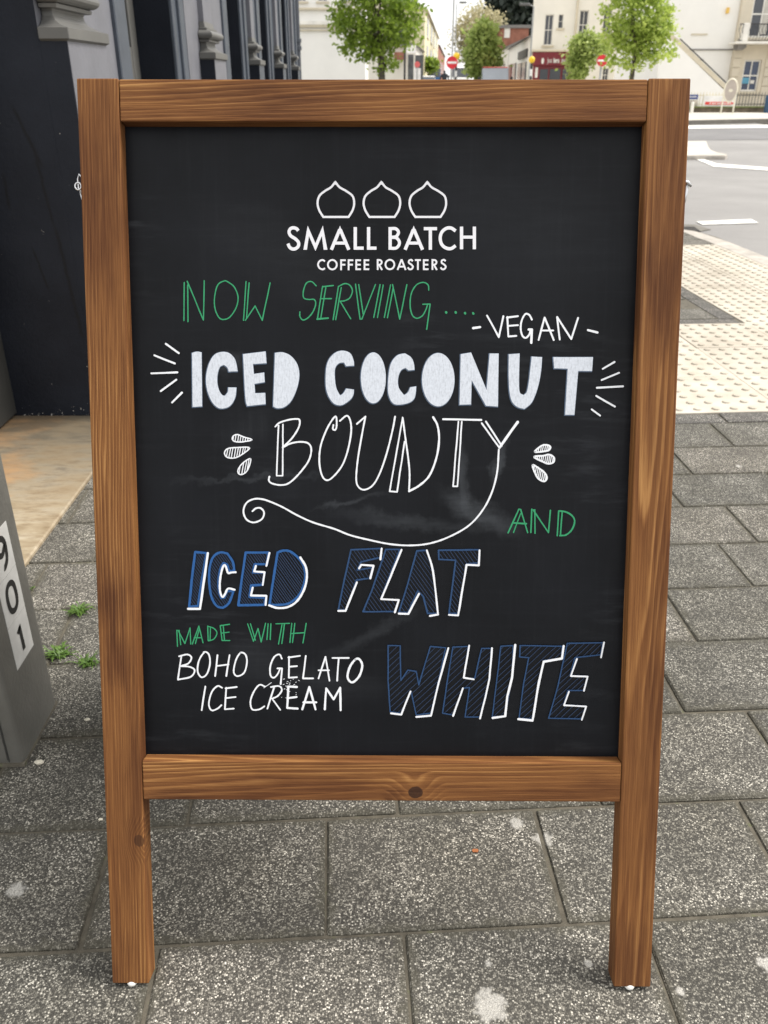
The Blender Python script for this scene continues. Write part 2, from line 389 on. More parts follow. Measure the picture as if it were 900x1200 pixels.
# kerb stones along the pavement edge
inner_line = [uvw(2.76, 7.0-.905*i) for i in range(12)]
def slab_mesh(name, L, B, T, mat, bev=.0025, rough=.0008):
    bm = BM(); box(bm, -L/2, L/2, -B/2, B/2, -T, 0, bev)
    for v in bm.verts: v.co += Vector((random.uniform(-rough, rough), random.uniform(-rough, rough), random.uniform(-.0004, .0004)))
    return mesh_of(bm, name, mat)
def lay(name, me, u, v, z=0, jit=.0012, parent=None, sc=(1, 1)):
    o = bpy.data.objects.new(name, me)
    loc = uvw(u + random.uniform(-jit, jit), v + random.uniform(-jit, jit), z)
    put(o, parent or pave, loc)
    o.rotation_euler = (random.uniform(-.0018, .0018), random.uniform(-.0018, .0018), AL + random.uniform(-.002, .002))
    o.scale = (sc[0], sc[1], 1); return o
km = slab_mesh('kerb_stone', .90, .150, .14, M['kerb'], .006)
for i in range(12):
    o = lay('kerb_stone', km, 2.838, 6.35-.455-.905*i, -.001, .001); o.rotation_euler.z = AL + pi/2
arc = [(2.838, 6.36), (2.79, 6.78), (2.62, 7.02), (2.40, 7.125)]
for (a, b) in zip(arc[:-1], arc[1:]):
    d = Vector((b[0]-a[0], b[1]-a[1])); o = lay('kerb_stone', km, (a[0]+b[0])/2, (a[1]+b[1])/2, -.0015, 0)
    o.rotation_euler.z = AL + math.atan2(d.y, d.x); o.scale = (d.length/.9+.03, 1, 1)
o = lay('kerb_stone', km, 1.95, 7.15, -.001, 0)
for i in (1, ): lay('kerb_stone', km, 1.95-.905*i, 7.16, -.001, 0)

JW = .0055
rows = [-.05, .16, .370, .580, .788, 1.000, 1.216, 1.436, 1.643, 1.850, 2.060, 2.273, 2.478, 2.690]
offs = [.05, .20, .10, .0728, .3025, .0809, .2995, .075, .291, .398, .2825, .393, .277]
mesh_cache = {}
def slab(u0, u1, v0, v1, name='paving_slab', mat='slab', z=0):
    L, B = round(u1-u0-JW, 3), round(v1-v0-JW, 3)
    key = (L, B, mat, random.randrange(3))
    if key not in mesh_cache: mesh_cache[key] = slab_mesh(name, L, B, .04, M[mat])
    return lay(name, mesh_cache[key], (u0+u1)/2, (v0+v1)/2, z + random.uniform(-.0014, .0008))
PER = .3345
count = 0
for i in range(len(rows)-1):
    v0, v1 = rows[i], rows[i+1]
    umin = max(-.87 + (v0+v1)/2*tan(AL)*1.0 - .15, -1.0); umax = 1.0 + .5*v1 if v1 < 1.5 else 2.75
    umax = min(2.755, max(.75, .40 + .62*v1 + .25))
    u = offs[i] - PER*6
    while u < umax:
        a, b = u, u + PER
        if b > umin and a < 2.75:
            slab(a, min(b, 2.757), v0, v1); count += 1
        u += PER
# dark edging, tactile field and slabs beyond
E0, E1 = 2.690, 2.783
u = -.9
while u < 2.75:
    b = min(u+.45, 2.757); slab(u, b, E0, E1, 'edging_block', 'edging'); u = b
def tactile_mesh(L, B, nu, nv):
    bm = BM(); box(bm, -L/2, L/2, -B/2, B/2, -.04, 0, .0015)
    for i in range(nu):
        for j in range(nv):
            cx, cy = -L/2 + (i+.5)*L/nu, -B/2 + (j+.5)*B/nv
            R = [(.0155, 0), (.0138, .0050), (.0105, .0058)]; rg = []
            for r, z in R: rg.append([bm.verts.new((cx+r*cos(2*pi*k/9), cy+r*sin(2*pi*k/9), z)) for k in range(9)])
            for q in range(2):
                for k in range(9): bm.faces.new((rg[q][k], rg[q][(k+1) % 9], rg[q+1][(k+1) % 9], rg[q+1][k]))
            bm.faces.new(rg[2])
    return mesh_of(bm, 'tactile_tile', M['tactile'])
T = .4055; tm = tactile_mesh(T-.003, T-.003, 6, 6); tms = tactile_mesh(.352, T-.003, 5, 6); tmc = tactile_mesh(T-.003, .165, 6, 2); tmsc = tactile_mesh(.352, .165, 5, 2)
cols = [.385+.4035*i for i in range(6)]          # .385 ... 2.4025
for j in range(8):
    v0 = 2.785 + T*j
    for i, u0 in enumerate(cols):
        if j > 2 and i < 4: continue
        last = i == 5
        lay('tactile_tile', tms if last else tm, u0+(.178 if last else .2018), v0+T/2, random.uniform(-.001, .0012), .0008)
for i, u0 in enumerate(cols):
    if i >= 4: lay('tactile_tile', tmsc if i == 5 else tmc, u0+(.178 if i == 5 else .2018), 2.785+T*8+.084, 0, .0008)
# dark border round the inset, grey slabs inside it
for a in range(4): slab(.30+.42*a, .30+.42*(a+1)-.0, 4.003, 4.095, 'edging_block', 'edging')
for a in range(5): slab(1.905, 1.993, 4.100+.42*a, 4.100+.42*(a+1), 'edging_block', 'edging')
for j in range(10):
    for i in range(5):
        slab(.235+PER*i - (.12 if j % 2 else 0), min(1.902, .235+PER*(i+1) - (.12 if j % 2 else 0)), 4.10+.21*j, 4.10+.21*(j+1)); count += 1
for j in range(4):
    for i in range(3 if j < 3 else 2): slab(1.75+.335*i, 1.75+.335*(i+1), 6.20+.21*j, 6.20+.21*(j+1)); count += 1
bm = BM()
for j in range(22):
    for i in range(4 if j > 1 else 4):
        a = uvw(-1.02+.335*i + (.1 if j % 2 else 0), 2.79+.385*j); box(bm, -.16, .16, -.187, .187, -.03, -.001+random.uniform(-.001, .001), .003, Matrix.Translation(a) @ Matrix.Rotation(AL, 4, 'Z'))
struct(obj('paving_beyond', bm, M['slab_far'], pave), 'stuff')

# traffic island
ti = [(700, 165.2), (827.5, 165.2), (829, 170), (832.5, 175.5), (840, 178.5), (851.5, 180.8), (849, 182), (700, 182.4)]
q = [gnd(x, y, .04) for x, y in ti]
bm = BM(); prism(bm, q, -.15, .04); isl = struct(obj('traffic_island', bm, M['farpave']))
q2 = [(v.x, v.y) for v in q]; cc = Vector((sum(a for a, b in q2)/len(q2), sum(b for a, b in q2)/len(q2)))
bm = BM(); q3 = [(cc.x+(a-cc.x)*1.02, cc.y+(b-cc.y)*1.03) for a, b in q2]; prism(bm, q3, -.15, .03)
struct(obj('island_kerb', bm, M['kerb'], isl))
# far pavement with its kerb
bm = BM(); prism(bm, [(2.5, 25.35), (8, 25.7), (11.2, 27.1), (40, 38), (90, 40), (90, 60), (9, 60), (4, 60)], -.15, .09)
fp = struct(obj('far_pavement', bm, M['farpave']))
bm = BM(); prism(bm, [(2.5, 25.15), (8.03, 25.5), (11.26, 26.92), (40, 37.82), (40, 38.05), (11.2, 27.15), (8, 25.72), (2.5, 25.38)], -.15, .085)
struct(obj('far_kerb', bm, M['kerbline'], fp))

# ================================================================== THE A-FRAME CHALKBOARD
sign = thing('chalkboard_sign', 'large wooden a-frame chalkboard with hand lettered iced coffee menu standing on the pavement', 'chalkboard', RB)
SH = FM.copy()
def grain_attr(o, f):
    me = o.data; at = me.attributes.new('grain', 'FLOAT_VECTOR', 'POINT')
    at.data.foreach_set('vector', [x for v in f for x in v])
WD = {}
def member(name, u0, u1, v0, v1, w0, w1, along, seed, mat, parent=sign, mtx=None, bev=.0016, label=None):
    bm = BM(); box(bm, u0, u1, v0, v1, w0, w1, bev, seg=2)
    loc = [v.co.copy() for v in bm.verts]
    gr = [((p.x-(u0+u1)/2, p.z, p.y) if along == 'v' else (p.y-(v0+v1)/2, p.z, p.x)) for p in loc]
    gr = [(a, b, l) for a, b, l in gr]
    bmesh.ops.transform(bm, matrix=mtx or SH, verts=bm.verts)
    o = obj(name, bm, mat, parent, label=label); grain_attr(o, gr); return o
LEN = 1.1185; HW = .348
uTi, vT_in = board_uv(450, 142).x, board_uv(450, 142).y
vB_top, vB_bot = board_uv(450, 893).y, board_uv(450, 939).y
SW = .0475
THK = .030
kL = board_uv(163, 985); kL2 = board_uv(133, 214); kB = board_uv(487, 929); kR = board_uv(764, 345)
cL, cR = -HW+SW/2, HW-SW/2
def rel(px, py, cx_): q = board_uv(px, py); return (q.x-cx_, q.y)
def relh(px, py, va, vb): q = board_uv(px, py); return (q.y-(va+vb)/2, q.x)
woodL = mk_wood('stained_pine_left', [(kL.x-cL, kL.y, .0085), (.024, kL2.y, .010)][:1], 1.0, [(*rel(130, 700, cL), .022, .040, .85), (*rel(138, 775, cL), .022, .040, .8), (*rel(125, 215, cL), .014, .05, .5), (*rel(150, 1000, cL), .02, .06, .3)], .062, .022, 3, .0036)
woodR = mk_wood('stained_pine_right', [], 1.0, [(*rel(772, 345, cR), .030, .07, .6), (*rel(766, 520, cR), .016, .06, .3), (*rel(742, 1135, cR), .04, .06, .6), (*rel(770, 820, cR), .03, .04, .35)], .026, .030, 8, .0066)
woodT = mk_wood('stained_pine_top', [], 1.0, [(*relh(300, 120, vT_in, LEN), .020, .07, .5), (*relh(250, 105, vT_in, LEN), .012, .05, .4), (*relh(540, 125, vT_in, LEN), .015, .06, .35)], .050, .022, 15, .0040)
woodB = mk_wood('stained_pine_bottom', [(kB.y-(vB_top+vB_bot)/2, kB.x, .0100)], 1.04, [(*relh(462, 932, vB_bot, vB_top), .008, .016, .6), (*relh(190, 935, vB_bot, vB_top), .012, .04, .7), (*relh(700, 915, vB_bot, vB_top), .02, .03, .4)], .036, .024, 22, .0052)
woodX = mk_wood('stained_pine_back', [], .9, [], .05, .03, 30)
member('stile', -HW, -HW+SW, .0065, LEN, -THK, 0, 'v', 0, woodL)
member('stile', HW-SW, HW, .0065, LEN, -THK, 0, 'v', 0, woodR)
member('rail', -HW+SW+.0006, HW-SW-.0006, vT_in, LEN-.0008, -THK, -.0008, 'u', 0, woodT)
member('rail', -HW+SW+.0006, HW-SW-.0006, vB_bot, vB_top, -THK, -.0008, 'u', 0, woodB)
# board panel
M['panel'] = mk_panel()
bm = BM(); box(bm, -HW+SW-.004, HW-SW+.004, vB_top-.004, vT_in+.004, -REC-.006, -REC)
gl = [(v.co.x, v.co.y, v.co.z) for v in bm.verts]
bmesh.ops.transform(bm, matrix=SH, verts=bm.verts)
panel = obj('panel', bm, M['panel'], sign, label='black chalkboard panel with smeared chalk'); grain_attr(panel, gl)
# feet
M['nylon'] = paint('white_nylon', (.75, .74, .70, 1), .4)
M['steel'] = paint('zinc_steel', (.62, .63, .65, 1), .3, .9)
M['brass'] = paint('dull_screw', (.45, .43, .38, 1), .35, .9)
for ux in (-HW+SW*.52, HW-SW*.55):
    c0 = FM @ Vector((ux, .006, -.004))
    bm = BM(); bmesh.ops.create_uvsphere(bm, u_segments=16, v_segments=8, radius=.0068, matrix=Matrix.Translation(Vector((c0.x, c0.y+.001, .0042))) @ Matrix.Diagonal((1, 1, .75, 1)))
    obj('foot_pad', bm, M['nylon'], sign, smooth=True)
# rear frame, hinged at the top and spread behind
top = FM @ Vector((0, LEN, -THK-.002))
rv = Vector((0, sin(LEAN+.02), -cos(LEAN+.02))); rn = Vector((0, cos(LEAN+.02), sin(LEAN+.02)))
m = Matrix(((1, rv.x, rn.x, top.x), (0, rv.y, rn.y, top.y), (0, rv.z, rn.z, top.z), (0, 0, 0, 1)))
RM = m @ Matrix.Diagonal((1, 1, 1, 1))
member('rear_stile', -HW, -HW+SW, .004, 1.085, -0, THK, 'v', 0, woodX, mtx=RM)
member('rear_stile', HW-SW, HW, .004, 1.085, -0, THK, 'v', 0, woodX, mtx=RM)
member('rear_rail', -HW+SW+.001, HW-SW-.001, .005, .055, .001, THK-.001, 'u', 0, woodX, mtx=RM)
member('rear_rail', -HW+SW+.001, HW-SW-.001, .80, .845, .001, THK-.001, 'u', 0, woodX, mtx=RM)
bm = BM(); box(bm, -HW+SW-.003, HW-SW+.003, .05, .805, .006, .012); bmesh.ops.transform(bm, matrix=RM, verts=bm.verts); bmesh.ops.recalc_face_normals(bm, faces=bm.faces)
rp = obj('rear_panel', bm, M['panel'], sign); grain_attr(rp, [(v.co.x+3, v.co.y, 0) for v in rp.data.vertices])
# stay hooks on both sides of the frame
def w2(u, v, w_): return FM @ Vector((u, v, w_))
pL = board_uv(88, 213); bm = BM()
tube(bm, [w2(-HW+.002, pL.y+.004, -.006), w2(-HW-.0035, pL.y+.010, -.006), w2(-HW-.0045, pL.y+.004, -.005), w2(-HW-.0040, pL.y-.006, -.005), w2(-HW+.001, pL.y-.012, -.005)], .0011, 8)
ringp = [w2(-HW-.0040+.0036*cos(a), pL.y-.004+.0040*sin(a), -.0035) for a in [2*pi*k/14 for k in range(15)]]
tube(bm, ringp, .0010, 6, False)
tube(bm, [w2(-HW-.003, pL.y-.009, -.006), w2(-HW-.0005, pL.y-.024, -.010), w2(-HW-.0003, pL.y-.05, -.020)], .0010, 6)
obj('stay_hook', bm, M['steel'], sign, smooth=True)
pR = board_uv(806, 222); bm = BM()
tube(bm, [w2(HW-.002, pR.y+.011, -.008), w2(HW+.004, pR.y+.010, -.008), w2(HW+.009, pR.y+.006, -.010)], [.0018, .0020, .0016], 8)
tube(bm, [w2(HW+.004, pR.y+.009, -.010), w2(HW+.0035, pR.y-.003, -.012), w2(HW+.0012, pR.y-.017, -.014)], [.0022, .0024, .0022], 8)
obj('stay_hook', bm, M['steel'], sign, smooth=True)

# ---------------------------------------------------------------- lettering on the panel
def ink(name, col, rough=.7, var=.25, scale=900):
    k = NT(name); at = k.n('Attribute'); at.attribute_name = 'grain'; g = at.outputs['Vector']
    n = k.noise(k.mapp(g, (1, 1, 1)), scale*.4, 4, .75); n2 = k.noise(k.mapp(g, (620, 110, 1), (0, 0, 0), (0, 0, .25)), 1, 4, .7)
    f = k.math('ADD', k.mr(n, .45, .8, 0, var), k.mr(n2, .46, .72, 0, var*1.2), None, True)
    k.col(k.mix(f, col, tuple(x*.45 for x in col[:3])+(1,))); k.set(rough); return k.m
IW = ink('white_chalk_pen', (.82, .84, .88, 1), var=.10); IF_ = ink('white_filled_pen', (.64, .68, .75, 1), var=.38)
IP = ink('white_print', (.76, .76, .80, 1), var=.04); IG = ink('green_chalk_pen', (.022, .30, .125, 1), var=.25)
IB = ink('blue_chalk_pen', (.010, .095, .31, 1), var=.35); IN = ink('navy_chalk_pen', (.009, .050, .145, 1), var=.35)
IH = ink('navy_hatching', (.011, .030, .080, 1), var=.4); IO = ink('faint_blue_edge', (.10, .145, .22, 1), var=.4)
CR = dict(A=(200, 320, 5), B=(340, 320, 5), C=(500, 350, 4.2857), D=(320, 200, 6.923), E=(440, 200, 6.923), F=(170, 395, 4.737), G=(370, 400, 4.737),
          H=(550, 400, 4.737), I=(250, 480, 5.294), J=(410, 480, 4.2857), K=(570, 510, 7.5), L=(210, 635, 5.625), M=(385, 635, 4.737),
          N=(195, 720, 3.673), O=(445, 745, 6.667), P=(565, 745, 6))
def cat(pts, n=7):
    out = []; P = [Vector(p) for p in pts]
    closed = (P[0]-P[-1]).length < 6
    for i in range(len(P)-1):
        p0 = P[i-1] if i > 0 else (P[-2] if closed else P[0]*2-P[1]); p1, p2 = P[i], P[i+1]
        p3 = P[i+2] if i+2 < len(P) else (P[1] if closed else P[-1]*2-P[-2])
        for t in [k/n for k in range(n)]:
            out.append(.5*((2*p1)+(-p0+p2)*t+(2*p0-5*p1+4*p2-p3)*t*t+(-p0+3*p1-3*p2+p3)*t**3))
    out.append(P[-1]); return out
class Ink:
    def __init__(s, crop): s.bm = BM(); s.crop = crop; s.z = .0003; s.g = []
    def P(s, p, cr=None):
        ox, oy, sc = CR[cr or s.crop]; return board_uv(ox+p[0]/sc, oy+p[1]/sc, -REC)
    def vert(s, q): v = s.bm.verts.new((q.x, q.y, -REC+s.z)); return v
    def stroke(s, pts, wpx, capround=True, cr=None, wob=.07):
        Q = [s.P(p, cr) for p in pts]; hw = wpx/2*.00096
        # split at sharp corners
        runs = [[Q[0]]]
        for i in range(1, len(Q)):
            runs[-1].append(Q[i])
            if i < len(Q)-1:
                a, b = (Q[i]-Q[i-1]), (Q[i+1]-Q[i])
                if a.length > 1e-7 and b.length > 1e-7 and a.angle(b) > radians(42): runs.append([Q[i]])
        for R_ in runs:
            R2 = [R_[0]]
            for q in R_[1:]:
                if (q-R2[-1]).length > .0002: R2.append(q)
            if len(R2) < 2: continue
            # resample long straight runs for a hand-drawn wobble
            R3 = [R2[0]]
            for q in R2[1:]:
                n = max(1, int((q-R3[-1]).length/.012)) if capround else 1; a = R3[-1].copy()
                for k in range(1, n+1):
                    p = a.lerp(q, k/n)
                    if k < n: p += Vector((random.uniform(-1, 1), random.uniform(-1, 1)))*.00018
                    R3.append(p)
            L, R = [], []
            for i, p in enumerate(R3):
                d = (R3[min(i+1, len(R3)-1)]-R3[max(i-1, 0)]).normalized(); n = Vector((-d.y, d.x)); h = hw*(1+(random.uniform(-wob, wob)*1.6 if capround else 0))
                L.append(s.vert(p+n*h)); R.append(s.vert(p-n*h))
            for i in range(len(R3)-1): s.bm.faces.new((R[i], R[i+1], L[i+1], L[i]))
            if capround:
                for (p, d, a, b) in ((R3[0], (R3[0]-R3[1]).normalized(), L[0], R[0]), (R3[-1], (R3[-1]-R3[-2]).normalized(), R[-1], L[-1])):
                    n = Vector((-d.y, d.x)); vs = [a]
                    # from a round to b through +d
                    sa = 1 if (Vector((a.co.x, a.co.y))-p).dot(n) > 0 else -1
                    for k in range(1, 5):
                        t = k/5*pi; vs.append(s.vert(p + (n*sa*cos(t) + d*sin(t))*hw))
                    vs.append(b); s.bm.faces.new(vs)
            s.z += .000012
    def l(s, pts, w_, cr=None): s.stroke(pts, w_, True, cr); return s
    def c(s, pts, w_, cr=None): s.stroke(cat(pts), w_, True, cr); return s
    def b(s, pts, w_, cr=None): s.stroke(pts, w_, False, cr); return s
    def bc(s, pts, w_, cr=None): s.stroke(cat(pts), w_, False, cr); return s
    def fill(s, pts, cr=None):
        vs = [s.vert(s.P(p, cr)) for p in pts]; s.bm.faces.new(vs); s.z += .000012; return s
    def hatch(s, poly, w_, step, ang, jit=.1, cr=None):
        ca, sa = cos(ang), sin(ang)
        R = [(x*ca+y*sa, -x*sa+y*ca) for x, y in poly]
        y = min(p[1] for p in R)+step*.6; ymax = max(p[1] for p in R)
        while y < ymax:
            xs = []
            for i in range(len(R)):
                (x0, y0), (x1, y1) = R[i], R[(i+1) % len(R)]
                if (y0 <= y) != (y1 <= y): xs.append(x0+(y-y0)/(y1-y0)*(x1-x0))
            xs.sort()
            for a, b in zip(xs[::2], xs[1::2]):
                if b-a > step*.5:
                    pad = random.uniform(0, step*.25); yb = y+random.uniform(-jit, jit)*step
                    q = [(a+pad, y), (b-pad*.5, yb)]; s.stroke([(X*ca-Y*sa, X*sa+Y*ca) for X, Y in q], w_, True, cr)
            y += step*random.uniform(.85, 1.15)
        return s
    def done(s, mat, label):
        g = [tuple(v.co) for v in s.bm.verts]
        for f in s.bm.faces:
            f.normal_update()
            if f.normal.z < 0: f.normal_flip()
        bmesh.ops.transform(s.bm, matrix=SH, verts=s.bm.verts)
        o = obj('lettering', s.bm, mat, panel, label=label); grain_attr(o, g)
def ell(cx, cy, rx, ry, n=26, close=False):
    p = [(cx+rx*cos(2*pi*k/n), cy+ry*sin(2*pi*k/n)) for k in range(n)]
    return p+[p[0]] if close else p

i = Ink('D')
for dx in (0, 373.5, 746):
    q = cat([(505+dx, 92), (470+dx, 135), (420+dx, 166), (375+dx, 207), (361+dx, 265), (375+dx, 322), (408+dx, 377)])
    i.b(q, 2.5); i.b([(402+dx, 376), (618+dx, 376)], 2.5)
    q = cat([(612+dx, 377), (645+dx, 322), (658+dx, 265), (645+dx, 207), (594+dx, 166), (540+dx, 135), (505+dx, 92)]); i.b(q, 2.5)
    i.fill([(494+dx, 103), (505+dx, 80), (516+dx, 103), (505+dx, 116)])
i.done(IP, 'three white outlined onion domes of the shop emblem')
i = Ink('D'); w4 = 4.0
i.bc([(205, 488), (190, 471), (165, 464), (140, 473), (130, 500), (145, 530), (180, 553), (205, 580), (207, 608), (188, 630), (160, 636), (135, 622), (121, 592)], 3.9)
i.fill([(246, 642), (281, 447), (344, 590), (404, 447), (441, 642), (411, 642), (396, 530), (344, 652), (291, 530), (275, 642)])
def bigA(x, cr=None):
    i.b([(473+x, 642), (541+x, 478)], 4.0, cr); i.b([(545+x, 478), (615+x, 642)], 4.0, cr); i.b([(498+x, 588), (592+x, 588)], 3.6, cr); i.fill([(527+x, 492), (543+x, 447), (560+x, 492)], cr)
bigA(0)
i.b([(667, 458), (667, 642)], w4); i.b([(655, 629), (735, 629)], 3.8); i.b([(775, 458), (775, 642)], w4); i.b([(763, 629), (839, 629)], 3.8)
i.b([(119, 458), (119, 642)], w4, 'E'); i.bc([(119, 471), (165, 472), (187, 502), (165, 536), (119, 541)], 3.7, 'E'); i.bc([(119, 542), (170, 546), (195, 586), (170, 627), (119, 630)], 3.7, 'E')
bigA(-233, 'E')
i.b([(392, 471), (499, 471)], 3.8, 'E'); i.b([(445, 471), (445, 642)], w4, 'E')
i.bc([(650, 490), (615, 467), (575, 469), (538, 500), (525, 548), (538, 600), (575, 629), (615, 632), (650, 609)], 3.9, 'E')
i.b([(698, 455), (698, 638)], w4, 'E'); i.b([(802, 455), (802, 638)], w4, 'E'); i.b([(698, 540), (802, 540)], 3.6, 'E')
i.done(IP, 'printed white shop name SMALL BATCH')
i = Ink('D'); w5 = 2.1
i.bc([(421, 736), (402, 725), (377, 735), (365, 762), (377, 790), (402, 801), (421, 792)], w5); i.bc(ell(481, 763, 36, 38, 14, True), w5)
for x in (552, 613): i.b([(x, 720), (x, 808)], w5); i.b([(x, 727), (x+38, 727)], w5); i.b([(x, 763), (x+34, 763)], w5)
def sE(x, cr=None): i.b([(x, 720), (x, 807)], w5, cr); i.b([(x, 727), (x+38, 727)], w5, cr); i.b([(x, 763), (x+36, 763)], w5, cr); i.b([(x, 800), (x+38, 800)], w5, cr)
def sR(x, cr): i.b([(x, 718), (x, 806)], w5, cr); i.bc([(x, 726), (x+22, 727), (x+33, 743), (x+22, 761), (x, 765)], w5, cr); i.b([(x+12, 765), (x+36, 806)], w5, cr)
def sS(x, cr): i.bc([(x+40, 735), (x+27, 724), (x+10, 730), (x+8, 748), (x+26, 761), (x+41, 780), (x+29, 799), (x+10, 799), (x, 785)], w5, cr)
sE(675); sE(742); sR(18, 'E'); i.bc(ell(117, 762, 36, 38, 14, True), w5, 'E')
i.b([(179, 806), (212, 720)], w5, 'E'); i.b([(212, 720), (245, 806)], w5, 'E'); i.b([(192, 779), (232, 779)], w5, 'E')
sS(263, 'E'); i.b([(320, 726), (368, 726)], w5, 'E'); i.b([(344, 726), (344, 806)], w5, 'E'); sE(392, 'E'); sR(462, 'E'); sS(529, 'E')
i.done(IP, 'small printed white words COFFEE ROASTERS')

i = Ink('A'); g1 = 1.5
i.l([(80, 55), (78, 278)], g1).l([(100, 70), (102, 285)], g1).l([(97, 48), (192, 275)], g1).l([(197, 45), (192, 275)], g1)
i.c([(315, 47), (275, 72), (257, 150), (262, 215), (285, 262), (315, 272), (350, 255), (385, 200), (395, 140), (375, 85), (345, 58), (312, 45)], g1)
i.l([(442, 50), (427, 277)], g1).l([(460, 58), (445, 262)], g1).l([(438, 277), (495, 193), (537, 277), (583, 58)], g1)
i.done(IG, 'green handwritten word NOW')
i = Ink('B')
i.c([(153, 75), (125, 50), (95, 60), (78, 105), (80, 145), (110, 155), (140, 155), (150, 180), (135, 225), (105, 262), (75, 275), (58, 255), (57, 228)], g1)
i.l([(190, 78), (160, 270)], g1).l([(210, 80), (180, 265)], g1).l([(192, 80), (253, 73)], g1).l([(180, 150), (242, 150)], g1).l([(158, 270), (223, 264)], 2)
i.l([(283, 78), (252, 273)], g1).l([(300, 85), (267, 273)], g1).c([(285, 78), (320, 62), (350, 72), (365, 105), (350, 145), (320, 162), (293, 165)], g1).l([(293, 165), (355, 268)], g1)
i.l([(383, 65), (410, 270)], g1).l([(402, 68), (428, 240)], g1).l([(410, 270), (420, 270), (500, 68)], g1)
i.l([(527, 68), (490, 260)], g1).l([(545, 70), (512, 260)], g1)
i.l([(588, 70), (552, 260)], g1).l([(603, 90), (570, 262)], g1).l([(600, 68), (642, 270)], g1).l([(684, 68), (642, 270)], g1)
i.c([(812, 100), (808, 70), (780, 55), (740, 70), (710, 120), (703, 190), (715, 245), (742, 265), (775, 250), (795, 215), (805, 185)], g1).l([(777, 183), (820, 182), (800, 330)], g1)
for p in ((97, 68), (145, 68), (192, 72), (233, 73)): i.l([p, (p[0]+1.5, p[1]+2.5)], 2.8, 'C')
i.done(IG, 'green handwritten word SERVING with four dots')
i = Ink('C'); v1 = 2.2
i.l([(233, 148), (268, 143)], 2.8).l([(303, 85), (362, 193), (385, 88)], v1).l([(405, 92), (410, 190), (450, 187)], v1).l([(403, 95), (458, 88)], v1).l([(408, 137), (458, 133)], v1)
i.c([(528, 105), (515, 82), (495, 78), (477, 110), (472, 150), (480, 185), (497, 197), (515, 180), (522, 155)], v1).l([(512, 155), (528, 155), (525, 222)], v1+.6)
i.l([(562, 207), (592, 95), (638, 208)], v1).l([(575, 160), (635, 160)], v1).l([(668, 205), (655, 92), (726, 203), (760, 97)], v1).l([(810, 158), (857, 170)], 2.8)
i.done(IW, 'white handwritten word VEGAN between two dashes')
polys = [('F', [(262, 88), (289, 81), (315, 85), (318, 385), (265, 388)]),
 ('F', [(515, 190), (465, 192), (458, 170), (440, 155), (418, 165), (405, 200), (402, 250), (412, 295), (430, 322), (445, 325), (460, 305), (463, 280), (508, 280), (503, 330), (480, 375), (445, 395), (405, 392), (370, 355), (345, 290), (340, 220), (355, 150), (385, 100), (425, 83), (465, 88), (495, 115), (508, 150)]),
 ('F', [(545, 95), (670, 80), (675, 145), (600, 150), (605, 205), (662, 197), (665, 250), (608, 260), (612, 312), (668, 310), (670, 372), (568, 383), (557, 330)]),
 ('F', [(722, 88), (765, 85), (810, 105), (845, 150), (857, 210), (845, 280), (815, 350), (775, 388), (735, 395), (712, 385)]),
 ('G', [(213, 135), (168, 138), (158, 118), (130, 122), (108, 150), (107, 210), (115, 260), (135, 300), (152, 290), (170, 262), (212, 268), (208, 300), (185, 330), (140, 355), (95, 340), (62, 280), (55, 200), (65, 120), (100, 70), (145, 52), (190, 65), (210, 105)]),
 ('G', ell(320, 203, 69, 141)),
 ('G', [(548, 158), (515, 162), (500, 148), (475, 160), (458, 200), (460, 255), (490, 298), (510, 285), (525, 255), (558, 250), (550, 310), (520, 340), (460, 352), (425, 340), (403, 290), (402, 215), (415, 130), (450, 80), (495, 67), (530, 90), (545, 125)]),
 ('G', ell(680, 213, 90, 148)),
 ('H', [(-48, 72), (9, 62), (95, 270), (112, 68), (162, 68), (158, 362), (92, 358), (12, 215), (9, 350), (-55, 352)]),
 ('H', [(218, 72), (278, 68), (275, 250), (283, 290), (300, 298), (318, 280), (330, 220), (345, 85), (403, 88), (395, 180), (375, 270), (345, 340), (305, 375), (262, 362), (230, 320), (218, 220)]),
 ('H', [(465, 88), (685, 88), (680, 165), (603, 165), (582, 408), (530, 408), (545, 152), (470, 150)])]
def smooth(p):
    out = []; n = len(p)
    for k in range(n):
        a, b, c = Vector(p[k-1]), Vector(p[k]), Vector(p[(k+1) % n]); u_, v_ = b-a, c-b
        sharp = u_.length > 0 and v_.length > 0 and u_.angle(v_) > radians(48)
        out += [p[k], p[k]] if sharp else [p[k]]
    P = [Vector(q) for q in out]; N_ = len(P); res = []
    for k in range(N_):
        p0, p1, p2, p3 = P[k-1], P[k], P[(k+1) % N_], P[(k+2) % N_]
        if (p2-p1).length < 1e-6: continue
        for t in (0, .2, .4, .6, .8):
            q = .5*((2*p1)+(-p0+p2)*t+(2*p0-5*p1+4*p2-p3)*t*t+(-p0+3*p1-3*p2+p3)*t**3)
            if not res or (q-Vector(res[-1])).length > .8: res.append((q.x, q.y))
    return res
polys = [(c, smooth(p)) for c, p in polys]
for PP, word in ((polys[:4], 'ICED'), (polys[4:], 'COCONUT')):
    i = Ink('F')
    for cr_, p in PP: i.crop = cr_; i.l([(x-2, y+2) for x, y in p]+[(p[0][0]-2, p[0][1]+2)], 1.7)
    i.done(IO, 'faint blue edge drawn round the thick white word '+word)
    i = Ink('F'); i.z = .0012
    for cr_, p in PP: i.crop = cr_; i.fill(p)
    i.done(IF_, 'thick white filled word '+word)
i = Ink('F'); i.z = .0024
for p in ([(118, 38), (190, 90)], [(55, 102), (168, 147)], [(38, 202), (182, 196)], [(90, 300), (176, 237)], [(153, 363), (208, 308)]): i.l(p, 2.4)
i.crop = 'H'
